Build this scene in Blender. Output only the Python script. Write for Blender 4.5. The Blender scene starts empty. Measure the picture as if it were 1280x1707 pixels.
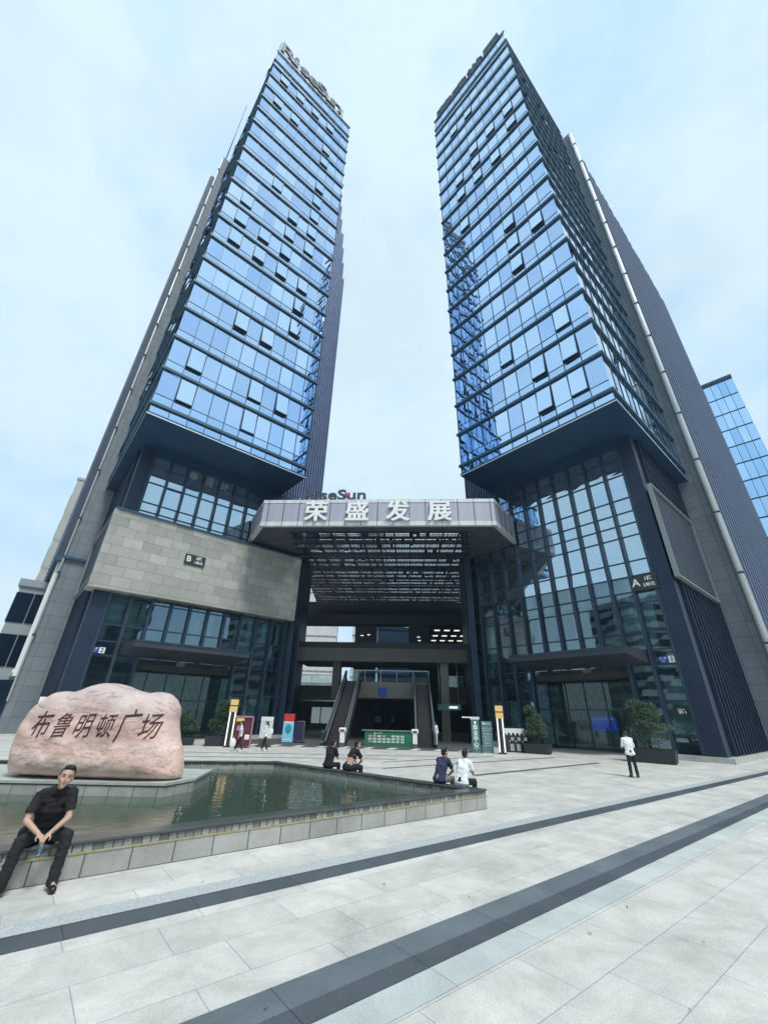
import bpy, bmesh, math, random
from mathutils import Vector, Matrix, noise
R = math.radians
random.seed(7)
sc = bpy.context.scene
# ------------------------------------------------------------------ camera
cam_d = bpy.data.cameras.new("camera")
cam = bpy.data.objects.new("camera", cam_d)
sc.collection.objects.link(cam)
PITCH, ROLL = R(26.58), R(1.38)
fw = Vector((0, math.cos(PITCH), math.sin(PITCH)))
up0 = Vector((0, -math.sin(PITCH), math.cos(PITCH)))
rt0 = Vector((1, 0, 0))
rt = rt0 * math.cos(ROLL) + up0 * math.sin(ROLL)
up = -rt0 * math.sin(ROLL) + up0 * math.cos(ROLL)
M = Matrix.Identity(4)
for i in range(3):
    M[i][0], M[i][1], M[i][2] = rt[i], up[i], -fw[i]
M[2][3] = 2.2
cam.matrix_world = M
cam_d.sensor_fit = 'HORIZONTAL'
cam_d.sensor_width = 36.0
cam_d.lens = 36.0 * 673.5 / 1280.0
cam_d.clip_start = 0.1
cam_d.clip_end = 3000
sc.camera = cam
# ------------------------------------------------------------------ sky
world = bpy.data.worlds.new("World")
sc.world = world
world.use_nodes = True
nt = world.node_tree
nt.nodes.clear()
def N(t, kind, **k):
    n = t.nodes.new(kind)
    for a, b in k.items():
        if a in ('ins',):
            for kk, vv in b.items():
                n.inputs[kk].default_value = vv
        else:
            setattr(n, a, b)
    return n
SUN_EL, SUN_ROT = R(58), R(150)
out = N(nt, 'ShaderNodeOutputWorld')
bg = N(nt, 'ShaderNodeBackground')
sky = N(nt, 'ShaderNodeTexSky', sky_type='NISHITA', sun_disc=False, sun_elevation=SUN_EL, sun_rotation=SUN_ROT)
sky.air_density = 1.0
sky.dust_density = 1.5
tc = N(nt, 'ShaderNodeTexCoord')
mp = N(nt, 'ShaderNodeMapping')
mp.inputs['Scale'].default_value = (1.0, 1.0, 1.6)
mp.inputs['Location'].default_value = (0.35, 0.1, 0.2)
n1 = N(nt, 'ShaderNodeTexNoise', ins={'Scale': 1.7, 'Detail': 5.0, 'Roughness': 0.55, 'Distortion': 0.3})
cr = N(nt, 'ShaderNodeValToRGB')
cr.color_ramp.elements[0].position = 0.30
cr.color_ramp.elements[0].color = (0.80, 0.80, 0.80, 1)
cr.color_ramp.elements[1].position = 0.52
cr.color_ramp.elements[1].color = (0.985, 0.985, 0.985, 1)
cloud = N(nt, 'ShaderNodeValToRGB')
n2 = N(nt, 'ShaderNodeTexNoise', ins={'Scale': 2.6, 'Detail': 6.0, 'Roughness': 0.6})
cloud.color_ramp.elements[0].position = 0.34
cloud.color_ramp.elements[0].color = (4.9, 7.1, 9.3, 1)
cloud.color_ramp.elements[1].position = 0.54
cloud.color_ramp.elements[1].color = (6.6, 8.15, 8.9, 1)
mix = N(nt, 'ShaderNodeMixRGB')
skt = N(nt, 'ShaderNodeMixRGB', blend_type='MULTIPLY', ins={'Fac': 1.0, 'Color2': (1.9, 1.75, 1.35, 1)})
L = nt.links.new
L(tc.outputs['Generated'], mp.inputs['Vector'])
L(mp.outputs['Vector'], n1.inputs['Vector'])
L(mp.outputs['Vector'], n2.inputs['Vector'])
L(n1.outputs['Fac'], cr.inputs['Fac'])
L(n2.outputs['Fac'], cloud.inputs['Fac'])
L(sky.outputs['Color'], skt.inputs['Color1'])
L(cr.outputs['Color'], mix.inputs['Fac'])
L(skt.outputs['Color'], mix.inputs['Color1'])
L(cloud.outputs['Color'], mix.inputs['Color2'])
L(mix.outputs['Color'], bg.inputs['Color'])
bg.inputs['Strength'].default_value = 0.10
L(bg.outputs['Background'], out.inputs['Surface'])
# ------------------------------------------------------------------ sun (veiled by cloud)
sd = bpy.data.lights.new("sun", 'SUN')
sd.energy = 2.5
sd.angle = R(14)
sd.color = (1.0, 0.96, 0.9)
sun = bpy.data.objects.new("sun", sd)
sc.collection.objects.link(sun)
sun.rotation_euler = (R(90) - SUN_EL, 0, R(180) - SUN_ROT + R(180) - R(180))
sv = Vector((math.sin(SUN_ROT) * math.cos(SUN_EL), math.cos(SUN_ROT) * math.cos(SUN_EL), math.sin(SUN_EL)))
sun.rotation_euler = sv.to_track_quat('Z', 'Y').to_euler()
sc.view_settings.view_transform = 'Standard'
sc.view_settings.look = 'None'
sc.view_settings.exposure = 0.27
sc.view_settings.gamma = 1.0
sc.cycles.max_bounces = 7
sc.cycles.glossy_bounces = 4
sc.cycles.transparent_max_bounces = 10
sc.cycles.transmission_bounces = 4
sc.cycles.caustics_reflective = False
sc.cycles.caustics_refractive = False
# ------------------------------------------------------------------ materials
MATS = {}
def mat_base(name):
    m = bpy.data.materials.new(name)
    m.use_nodes = True
    t = m.node_tree
    b = t.nodes['Principled BSDF']
    MATS[name] = m
    return m, t, b
def simple(name, col, rough=0.6, metal=0.0, var=0.0, scale=3.0, bump=0.0, bscale=60.0, spec=None, coat=0.0, streak=False):
    m, t, b = mat_base(name)
    b.inputs['Roughness'].default_value = rough
    b.inputs['Metallic'].default_value = metal
    b.inputs['Coat Weight'].default_value = coat
    if spec is not None:
        b.inputs['Specular IOR Level'].default_value = spec
    c = (*col, 1)
    if var > 0:
        tx = N(t, 'ShaderNodeTexCoord')
        mpn = N(t, 'ShaderNodeMapping')
        if streak:
            mpn.inputs['Scale'].default_value = (1, 1, 0.12)
        nz = N(t, 'ShaderNodeTexNoise', ins={'Scale': scale, 'Detail': 6.0, 'Roughness': 0.6})
        rp = N(t, 'ShaderNodeValToRGB')
        rp.color_ramp.elements[0].position = 0.3
        rp.color_ramp.elements[1].position = 0.7
        rp.color_ramp.elements[0].color = (*[x * (1 - var) for x in col], 1)
        rp.color_ramp.elements[1].color = (*[min(1, x * (1 + var)) for x in col], 1)
        t.links.new(tx.outputs['Object'], mpn.inputs['Vector'])
        t.links.new(mpn.outputs['Vector'], nz.inputs['Vector'])
        t.links.new(nz.outputs['Fac'], rp.inputs['Fac'])
        t.links.new(rp.outputs['Color'], b.inputs['Base Color'])
    else:
        b.inputs['Base Color'].default_value = c
    if bump > 0:
        tx = N(t, 'ShaderNodeTexCoord')
        nz = N(t, 'ShaderNodeTexNoise', ins={'Scale': bscale, 'Detail': 4.0})
        bp = N(t, 'ShaderNodeBump', ins={'Strength': bump, 'Distance': 0.02})
        t.links.new(tx.outputs['Object'], nz.inputs['Vector'])
        t.links.new(nz.outputs['Fac'], bp.inputs['Height'])
        t.links.new(bp.outputs['Normal'], b.inputs['Normal'])
    return m
def attr_ramp(t, c0, c1):
    a = N(t, 'ShaderNodeAttribute', attribute_name='var')
    rp = N(t, 'ShaderNodeValToRGB')
    rp.color_ramp.elements[0].color = (*c0, 1)
    rp.color_ramp.elements[1].color = (*c1, 1)
    t.links.new(a.outputs['Fac'], rp.inputs['Fac'])
    return rp
def coated_glass(name, c0, c1, rough=0.015, wav=0.02):
    m, t, b = mat_base(name)
    rp = attr_ramp(t, c0, c1)
    t.links.new(rp.outputs['Color'], b.inputs['Base Color'])
    b.inputs['Metallic'].default_value = 1.0
    b.inputs['Roughness'].default_value = rough
    tx = N(t, 'ShaderNodeTexCoord')
    nz = N(t, 'ShaderNodeTexNoise', ins={'Scale': 0.55, 'Detail': 2.0})
    bp = N(t, 'ShaderNodeBump', ins={'Strength': wav * 10, 'Distance': 0.02})
    t.links.new(tx.outputs['Object'], nz.inputs['Vector'])
    t.links.new(nz.outputs['Fac'], bp.inputs['Height'])
    t.links.new(bp.outputs['Normal'], b.inputs['Normal'])
    return m
def clear_glass(name, tint, refl=0.25, gcol=(0.75, 0.9, 1.0), var=True):
    m = bpy.data.materials.new(name)
    m.use_nodes = True
    t = m.node_tree
    t.nodes.clear()
    o = N(t, 'ShaderNodeOutputMaterial')
    g = N(t, 'ShaderNodeBsdfGlossy', ins={'Roughness': 0.01, 'Color': (*gcol, 1)})
    tr = N(t, 'ShaderNodeBsdfTransparent', ins={'Color': (*tint, 1)})
    mx = N(t, 'ShaderNodeMixShader')
    lw = N(t, 'ShaderNodeLayerWeight', ins={'Blend': 0.35})
    mr = N(t, 'ShaderNodeMapRange', ins={'To Min': refl, 'To Max': 0.95})
    nz = N(t, 'ShaderNodeTexNoise', ins={'Scale': 0.5, 'Detail': 2.0})
    tx = N(t, 'ShaderNodeTexCoord')
    bp = N(t, 'ShaderNodeBump', ins={'Strength': 0.10, 'Distance': 0.02})
    t.links.new(tx.outputs['Object'], nz.inputs['Vector'])
    t.links.new(nz.outputs['Fac'], bp.inputs['Height'])
    t.links.new(bp.outputs['Normal'], g.inputs['Normal'])
    t.links.new(lw.outputs['Fresnel'], mr.inputs['Value'])
    t.links.new(mr.outputs['Result'], mx.inputs['Fac'])
    t.links.new(tr.outputs['BSDF'], mx.inputs[1])
    t.links.new(g.outputs['BSDF'], mx.inputs[2])
    t.links.new(mx.outputs['Shader'], o.inputs['Surface'])
    MATS[name] = m
    return m
def emit(name, col, strength):
    m, t, b = mat_base(name)
    b.inputs['Base Color'].default_value = (*[c * 0.5 for c in col], 1)
    b.inputs['Emission Color'].default_value = (*col, 1)
    b.inputs['Emission Strength'].default_value = strength
    return m
def masonry(name, c0, c1, mortar, bw, bh, ms=0.01, rot=0.0, vert=True, offs=0.5, speck=0.25, rough=0.8, swap=None, stain=0.0, hi=None):
    """stone slabs laid in courses: brick texture on object coordinates."""
    m, t, b = mat_base(name)
    tx = N(t, 'ShaderNodeTexCoord')
    src = tx.outputs['Object']
    sep = N(t, 'ShaderNodeSeparateXYZ')
    cmb = N(t, 'ShaderNodeCombineXYZ')
    if vert:
        t.links.new(src, sep.inputs['Vector'])
        ad = N(t, 'ShaderNodeMath', operation='ADD')
        t.links.new(sep.outputs['X'], ad.inputs[0])
        t.links.new(sep.outputs['Y'], ad.inputs[1])
        t.links.new(ad.outputs[0], cmb.inputs['X'])
        t.links.new(sep.outputs['Z'], cmb.inputs['Y'])
        vec = cmb.outputs['Vector']
    else:
        mpn = N(t, 'ShaderNodeMapping')
        mpn.inputs['Rotation'].default_value = (0, 0, rot); mpn.inputs['Location'].default_value = (0.3, -0.10, 0)
        t.links.new(src, mpn.inputs['Vector'])
        vec = mpn.outputs['Vector']
    bk = N(t, 'ShaderNodeTexBrick', offset=offs, ins={'Scale': 1.0, 'Mortar Size': ms, 'Brick Width': bw, 'Row Height': bh,
            'Color1': (*c0, 1), 'Color2': (*c1, 1), 'Mortar': (*mortar, 1), 'Bias': 0.0, 'Mortar Smooth': 0.2})
    t.links.new(vec, bk.inputs['Vector'])
    nz = N(t, 'ShaderNodeTexNoise', ins={'Scale': 45.0, 'Detail': 3.0, 'Roughness': 0.8})
    t.links.new(src, nz.inputs['Vector'])
    nb = N(t, 'ShaderNodeTexNoise', ins={'Scale': 0.9, 'Detail': 10.0, 'Roughness': 0.74, 'Distortion': 0.4})
    t.links.new(src, nb.inputs['Vector'])
    m1 = N(t, 'ShaderNodeMixRGB', blend_type='MULTIPLY', ins={'Fac': 1.0})
    rp = N(t, 'ShaderNodeMapRange', ins={'From Min': 0.3, 'From Max': 0.7, 'To Min': 1 - speck, 'To Max': 1 + speck})
    t.links.new(nz.outputs['Fac'], rp.inputs['Value'])
    rb = N(t, 'ShaderNodeMapRange', ins={'From Min': 0.3, 'From Max': 0.7, 'To Min': 1 - stain, 'To Max': 1 + stain * 0.5})
    t.links.new(nb.outputs['Fac'], rb.inputs['Value'])
    mm = N(t, 'ShaderNodeMath', operation='MULTIPLY')
    t.links.new(rp.outputs['Result'], mm.inputs[0])
    t.links.new(rb.outputs['Result'], mm.inputs[1])
    t.links.new(bk.outputs['Color'], m1.inputs['Color1'])
    t.links.new(mm.outputs[0], m1.inputs['Color2'])
    t.links.new(m1.outputs['Color'], b.inputs['Base Color'])
    b.inputs['Roughness'].default_value = rough
    bp = N(t, 'ShaderNodeBump', ins={'Strength': 0.5, 'Distance': 0.01})
    iv = N(t, 'ShaderNodeMath', operation='SUBTRACT', ins={0: 1.0})
    t.links.new(bk.outputs['Fac'], iv.inputs[1])
    t.links.new(iv.outputs[0], bp.inputs['Height'])
    t.links.new(bp.outputs['Normal'], b.inputs['Normal'])
    return m
G = simple
coated_glass('tower_glass', (0.38, 0.54, 0.82), (0.57, 0.75, 0.97))
coated_glass('spandrel_glass', (0.38, 0.55, 0.82), (0.50, 0.68, 0.92))
coated_glass('side_glass', (0.22, 0.36, 0.6), (0.75, 0.85, 1.0), 0.05, 0.05)
clear_glass('podium_glass', (0.58, 0.78, 0.78), 0.22, (0.56, 0.78, 0.92))
clear_glass('door_glass', (0.55, 0.68, 0.62), 0.06, (0.5, 0.65, 0.7))
clear_glass('upper_glass', (0.32, 0.5, 0.56), 0.62, (0.68, 0.86, 1.0))
clear_glass('rail_glass', (0.75, 0.9, 0.9), 0.12)
G('dark_metal', (0.015, 0.04, 0.08), 0.42, 0.3, 0.2, 1.5)
G('fin_metal', (0.09, 0.14, 0.27), 0.45, 0.5, 0.15, 0.8)
G('wing_metal', (0.04, 0.06, 0.10), 0.7, 0.0, 0.1, 0.2)
G('wing_rib', (0.12, 0.155, 0.24), 0.7, 0.0, 0.1, 0.2)
G('fin_pale', (0.24, 0.31, 0.48), 0.5, 0.4, 0.12, 0.8)
G('fin_low', (0.02, 0.036, 0.07), 0.5, 0.4, 0.2, 0.8)
G('band_metal', (0.03, 0.09, 0.15), 0.5, 0.1)
G('soffit_metal', (0.018, 0.058, 0.13), 0.45, 0.2, 0.15, 0.5)
G('mullion_metal', (0.03, 0.055, 0.09), 0.4, 0.3, 0.2, 2)
G('dark_void', (0.006, 0.01, 0.016), 0.9)
G('canopy_panel', (0.40, 0.40, 0.47), 0.45, 0.25, 0.1, 1.2, streak=True)
G('canopy_trim', (0.62, 0.64, 0.64), 0.5, 0.1, 0.12, 1.5, streak=True)
G('canopy_soffit', (0.085, 0.092, 0.115), 0.6, 0.2, 0.3, 0.8)
G('lattice_metal', (0.022, 0.026, 0.04), 0.55, 0.3)
G('letter_white', (0.82, 0.84, 0.84), 0.4, 0, 0.05, 3)
G('letter_grey', (0.05, 0.06, 0.08), 0.5)
G('letter_steel', (0.035, 0.045, 0.075), 0.6)
G('letter_red', (0.20, 0.03, 0.05), 0.5)
G('logo_magenta', (0.42, 0.04, 0.14), 0.5)
G('pipe_white', (0.78, 0.84, 0.84), 0.4, 0.1, 0.1, 2, streak=True)
G('screen_dark', (0.035, 0.045, 0.065), 0.6, 0.0, 0.15, 0.5, spec=0.12)
G('trim_dim', (0.24, 0.28, 0.29), 0.5, 0.1)
G('trim_bright', (0.55, 0.66, 0.68), 0.35, 0.5)
G('awning_metal', (0.045, 0.052, 0.07), 0.5, 0.2, 0.2, 1)
G('interior_wall', (0.40, 0.45, 0.42), 0.85, 0, 0.2, 0.8)
G('interior_dark', (0.05, 0.06, 0.06), 0.85, 0, 0.2, 0.8)
G('interior_column', (0.6, 0.66, 0.6), 0.8)
G('curtain', (0.5, 0.58, 0.58), 0.9, 0, 0.15, 3)
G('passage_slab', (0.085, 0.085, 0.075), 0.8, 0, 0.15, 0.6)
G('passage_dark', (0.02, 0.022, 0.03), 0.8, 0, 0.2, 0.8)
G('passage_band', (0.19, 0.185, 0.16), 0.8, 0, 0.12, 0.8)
G('steel', (0.5, 0.52, 0.52), 0.3, 0.9)
G('escalator_step', (0.07, 0.06, 0.065), 0.5, 0.5)
G('rubber', (0.015, 0.015, 0.015), 0.6)
G('white_plastic', (0.75, 0.76, 0.74), 0.4)
G('green_sign', (0.02, 0.20, 0.10), 0.5)
G('green_slate', (0.06, 0.16, 0.15), 0.5)
G('teal_board', (0.10, 0.22, 0.23), 0.4)
G('planter_dark', (0.02, 0.026, 0.03), 0.6, 0, 0.2, 2)
G('bark', (0.16, 0.12, 0.08), 0.9, 0, 0.3, 8, 0.5, 30)
G('paving_dark', (0.088, 0.108, 0.128), 0.5, 0, 0.38, 1.1)
G('paving_bluegrey', (0.50, 0.545, 0.54), 0.6, 0, 0.18, 1.4)
G('paving_speck', (0.42, 0.45, 0.45), 0.7, 0, 0.3, 40)
G('coping_stone', (0.075, 0.085, 0.085), 0.30, 0, 0.3, 1.6)
G('dais_stone', (0.42, 0.45, 0.42), 0.7, 0, 0.16, 3)
G('skin', (0.50, 0.31, 0.23), 0.5, 0, 0.08, 6)
G('skin_face', (0.52, 0.33, 0.26), 0.5, 0, 0.06, 12)
G('hair', (0.008, 0.007, 0.008), 0.45, 0, 0.3, 60, 0.6, 120)
G('black_cloth', (0.008, 0.008, 0.010), 0.85, 0, 0.25, 12, 0.3, 25)
G('dark_trouser', (0.012, 0.014, 0.017), 0.85, 0, 0.25, 12, 0.3, 25)
G('navy_cloth', (0.03, 0.035, 0.085), 0.85, 0, 0.2, 12, 0.3, 25)
G('white_cloth', (0.78, 0.80, 0.82), 0.8, 0, 0.06, 12, 0.4, 20)
G('grey_cloth', (0.22, 0.20, 0.21), 0.85, 0, 0.2, 12, 0.3, 25)
G('khaki_skin', (0.52, 0.34, 0.26), 0.6, 0, 0.1, 6)
G('blue_cap', (0.03, 0.05, 0.4), 0.6)
G('shoe_black', (0.01, 0.01, 0.012), 0.4)
G('shoe_sole', (0.04, 0.045, 0.04), 0.6)
G('eye_dark', (0.01, 0.008, 0.008), 0.3)
G('lip', (0.35, 0.13, 0.12), 0.5)
G('white_paint', (0.8, 0.82, 0.83), 0.5)
G('plate_blue', (0.015, 0.06, 0.35), 0.4)
G('plate_dark', (0.025, 0.028, 0.03), 0.4)
G('gold_panel', (0.62, 0.48, 0.24), 0.5)
G('maroon', (0.10, 0.02, 0.035), 0.5, 0, 0.3, 2)
G('pink_frame', (0.40, 0.2, 0.25), 0.5)
G('yellow_paint', (0.7, 0.6, 0.1), 0.5)
G('red_paint', (0.6, 0.04, 0.03), 0.5)
G('sky_blue_paint', (0.25, 0.6, 0.85), 0.5)
G('teal_paint', (0.02, 0.32, 0.38), 0.5)
G('far_beige', (0.42, 0.42, 0.38), 0.85, 0, 0.08, 0.3)
G('far_white', (0.84, 0.86, 0.88), 0.85, 0, 0.08, 0.3)
G('far_slab', (0.30, 0.34, 0.36), 0.8)
G('stall_white', (0.6, 0.66, 0.66), 0.6, 0, 0.2, 6)
coated_glass('far_glass', (0.35, 0.58, 0.86), (0.55, 0.76, 0.98))
coated_glass('far_dark_glass', (0.03, 0.055, 0.09), (0.08, 0.13, 0.2), 0.12)
coated_glass('teal_glass', (0.08, 0.30, 0.33), (0.1, 0.38, 0.4))
emit('lamp_white', (1.0, 0.98, 0.92), 0.9)
emit('lamp_gold', (0.75, 0.50, 0.2), 0.45)
emit('screen_blue', (0.02, 0.05, 0.45), 0.5)
emit('screen_white', (0.8, 0.9, 1.0), 0.8)
emit('shop_light', (0.6, 0.75, 0.8), 0.22)
masonry('stone_box', (0.33, 0.335, 0.31), (0.47, 0.47, 0.43), (0.12, 0.12, 0.11), 1.45, 0.82, 0.012, speck=0.3, stain=0.12)
masonry('stone_pier', (0.185, 0.22, 0.255), (0.225, 0.262, 0.295), (0.11, 0.12, 0.11), 1.2, 1.25, 0.02, offs=0.0, speck=0.15, stain=0.15)
masonry('plaza_stone', (0.565, 0.56, 0.525), (0.645, 0.635, 0.595), (0.36, 0.37, 0.36), 1.38, 0.69, 0.005, R(-38.6), False, 0.37, speck=0.16, stain=0.34, rough=0.62)
masonry('wall_stone', (0.33, 0.34, 0.32), (0.43, 0.43, 0.41), (0.13, 0.13, 0.12), 0.62, 0.42, 0.012, offs=0.0, speck=0.25, stain=0.3)
masonry('wall_tile', (0.16, 0.17, 0.165), (0.42, 0.43, 0.41), (0.10, 0.10, 0.10), 0.13, 0.2, 0.012, offs=0.0, speck=0.2, stain=0.25)
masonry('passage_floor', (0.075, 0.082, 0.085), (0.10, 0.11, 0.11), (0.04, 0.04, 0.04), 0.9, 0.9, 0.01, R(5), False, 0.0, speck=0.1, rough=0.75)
masonry('band_slate', (0.13, 0.16, 0.185), (0.175, 0.205, 0.23), (0.07, 0.085, 0.10), 1.38, 5.0, 0.006, R(-38.4), False, 0.0, speck=0.2, stain=0.3, rough=0.5)
masonry('band_black', (0.075, 0.09, 0.105), (0.10, 0.118, 0.135), (0.035, 0.04, 0.05), 1.38, 5.0, 0.006, R(-38.4), False, 0.0, speck=0.2, stain=0.3, rough=0.5)
masonry('band_pale', (0.47, 0.52, 0.515), (0.57, 0.60, 0.58), (0.3, 0.33, 0.33), 1.38, 5.0, 0.006, R(-38.4), False, 0.0, speck=0.12, stain=0.25, rough=0.6)
masonry('outer_paving', (0.30, 0.31, 0.30), (0.34, 0.35, 0.34), (0.2, 0.2, 0.2), 1.2, 0.6, 0.01, R(-38), False, 0.5, speck=0.1, rough=0.7)
# moss stripe on the pool wall
m, t, b = mat_base('wall_moss')
tx = N(t, 'ShaderNodeTexCoord'); nz = N(t, 'ShaderNodeTexNoise', ins={'Scale': 7.0, 'Detail': 6.0})
rp = N(t, 'ShaderNodeValToRGB')
rp.color_ramp.elements[0].position = 0.42; rp.color_ramp.elements[0].color = (0.34, 0.29, 0.09, 1)
rp.color_ramp.elements[1].position = 0.60; rp.color_ramp.elements[1].color = (0.36, 0.36, 0.30, 1)
t.links.new(tx.outputs['Object'], nz.inputs['Vector']); t.links.new(nz.outputs['Fac'], rp.inputs['Fac'])
t.links.new(rp.outputs['Color'], b.inputs['Base Color']); b.inputs['Roughness'].default_value = 0.8
# rock
m, t, b = mat_base('boulder_stone')
tx = N(t, 'ShaderNodeTexCoord')
mp2 = N(t, 'ShaderNodeMapping'); mp2.inputs['Rotation'].default_value = (0, R(-30), 0); mp2.inputs['Scale'].default_value = (0.30, 1, 2.0)
nz = N(t, 'ShaderNodeTexNoise', ins={'Scale': 1.6, 'Detail': 9.0, 'Roughness': 0.62, 'Distortion': 0.8})
rp = N(t, 'ShaderNodeValToRGB')
e = rp.color_ramp.elements
e[0].position = 0.30; e[0].color = (0.50, 0.38, 0.36, 1)
e[1].position = 0.72; e[1].color = (0.90, 0.73, 0.65, 1)
x = e.new(0.42); x.color = (0.82, 0.54, 0.46, 1)
x = e.new(0.56); x.color = (0.87, 0.65, 0.58, 1)
sp = N(t, 'ShaderNodeSeparateXYZ')
rg = N(t, 'ShaderNodeMapRange', ins={'From Min': 1.5, 'From Max': 2.6, 'To Min': 0.0, 'To Max': 0.75})
n3 = N(t, 'ShaderNodeTexNoise', ins={'Scale': 2.2, 'Detail': 8.0, 'Roughness': 0.7})
mu = N(t, 'ShaderNodeMath', operation='MULTIPLY')
mg = N(t, 'ShaderNodeMixRGB', ins={'Color2': (0.42, 0.38, 0.38, 1)})
mz = N(t, 'ShaderNodeMath', operation='MULTIPLY', ins={1: 1.8})
t.links.new(tx.outputs['Object'], mp2.inputs['Vector']); t.links.new(mp2.outputs['Vector'], nz.inputs['Vector'])
t.links.new(nz.outputs['Fac'], rp.inputs['Fac'])
t.links.new(tx.outputs['Object'], sp.inputs['Vector']); t.links.new(sp.outputs['Z'], rg.inputs['Value'])
t.links.new(tx.outputs['Object'], n3.inputs['Vector']); t.links.new(n3.outputs['Fac'], mz.inputs[0])
t.links.new(rg.outputs['Result'], mu.inputs[0]); t.links.new(mz.outputs[0], mu.inputs[1])
t.links.new(mu.outputs[0], mg.inputs['Fac']); t.links.new(rp.outputs['Color'], mg.inputs['Color1'])
mp4 = N(t, 'ShaderNodeMapping'); mp4.inputs['Rotation'].default_value = (0, R(-38), 0); mp4.inputs['Scale'].default_value = (0.28, 1, 1.6)
n5 = N(t, 'ShaderNodeTexNoise', ins={'Scale': 1.3, 'Detail': 7.0, 'Roughness': 0.6, 'Distortion': 1.2})
r5 = N(t, 'ShaderNodeValToRGB'); e5 = r5.color_ramp.elements
e5[0].position = 0.485; e5[0].color = (1, 1, 1, 1); e5[1].position = 0.515; e5[1].color = (1, 1, 1, 1)
x = e5.new(0.50); x.color = (0.45, 0.38, 0.38, 1)
m5 = N(t, 'ShaderNodeMixRGB', blend_type='MULTIPLY', ins={'Fac': 0.75})
t.links.new(tx.outputs['Object'], mp4.inputs['Vector']); t.links.new(mp4.outputs['Vector'], n5.inputs['Vector']); t.links.new(n5.outputs['Fac'], r5.inputs['Fac'])
t.links.new(mg.outputs['Color'], m5.inputs['Color1']); t.links.new(r5.outputs['Color'], m5.inputs['Color2'])
n6 = N(t, 'ShaderNodeTexNoise', ins={'Scale': 26.0, 'Detail': 6.0, 'Roughness': 0.8}); t.links.new(tx.outputs['Object'], n6.inputs['Vector'])
r6 = N(t, 'ShaderNodeMapRange', ins={'From Min': 0.3, 'From Max': 0.7, 'To Min': 0.82, 'To Max': 1.15}); t.links.new(n6.outputs['Fac'], r6.inputs['Value'])
m6 = N(t, 'ShaderNodeMixRGB', blend_type='MULTIPLY', ins={'Fac': 1.0}); t.links.new(m5.outputs['Color'], m6.inputs['Color1']); t.links.new(r6.outputs['Result'], m6.inputs['Color2'])
t.links.new(m6.outputs['Color'], b.inputs['Base Color']); b.inputs['Roughness'].default_value = 0.7
bp = N(t, 'ShaderNodeBump', ins={'Strength': 0.7, 'Distance': 0.06})
t.links.new(n3.outputs['Fac'], bp.inputs['Height']); t.links.new(bp.outputs['Normal'], b.inputs['Normal'])
G('carved_red', (0.10, 0.022, 0.025), 0.7)
# pool water
m, t, b = mat_base('pool_water')
b.inputs['Base Color'].default_value = (0.055, 0.085, 0.06, 1)
b.inputs['Roughness'].default_value = 0.03
b.inputs['IOR'].default_value = 1.33
b.inputs['Specular IOR Level'].default_value = 0.9
tx = N(t, 'ShaderNodeTexCoord'); mp3 = N(t, 'ShaderNodeMapping'); mp3.inputs['Scale'].default_value = (1, 1.6, 1)
nz = N(t, 'ShaderNodeTexNoise', ins={'Scale': 4.0, 'Detail': 3.0})
bp = N(t, 'ShaderNodeBump', ins={'Strength': 0.16, 'Distance': 0.05})
t.links.new(tx.outputs['Object'], mp3.inputs['Vector']); t.links.new(mp3.outputs['Vector'], nz.inputs['Vector'])
t.links.new(nz.outputs['Fac'], bp.inputs['Height']); t.links.new(bp.outputs['Normal'], b.inputs['Normal'])
# foliage
for nm, c0, c1 in (('leaf_dark', (0.018, 0.05, 0.028), (0.05, 0.11, 0.05)), ('leaf_mid', (0.03, 0.075, 0.035), (0.08, 0.16, 0.06))):
    m, t, b = mat_base(nm)
    rp = attr_ramp(t, c0, c1)
    t.links.new(rp.outputs['Color'], b.inputs['Base Color'])
    b.inputs['Roughness'].default_value = 0.6

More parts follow.
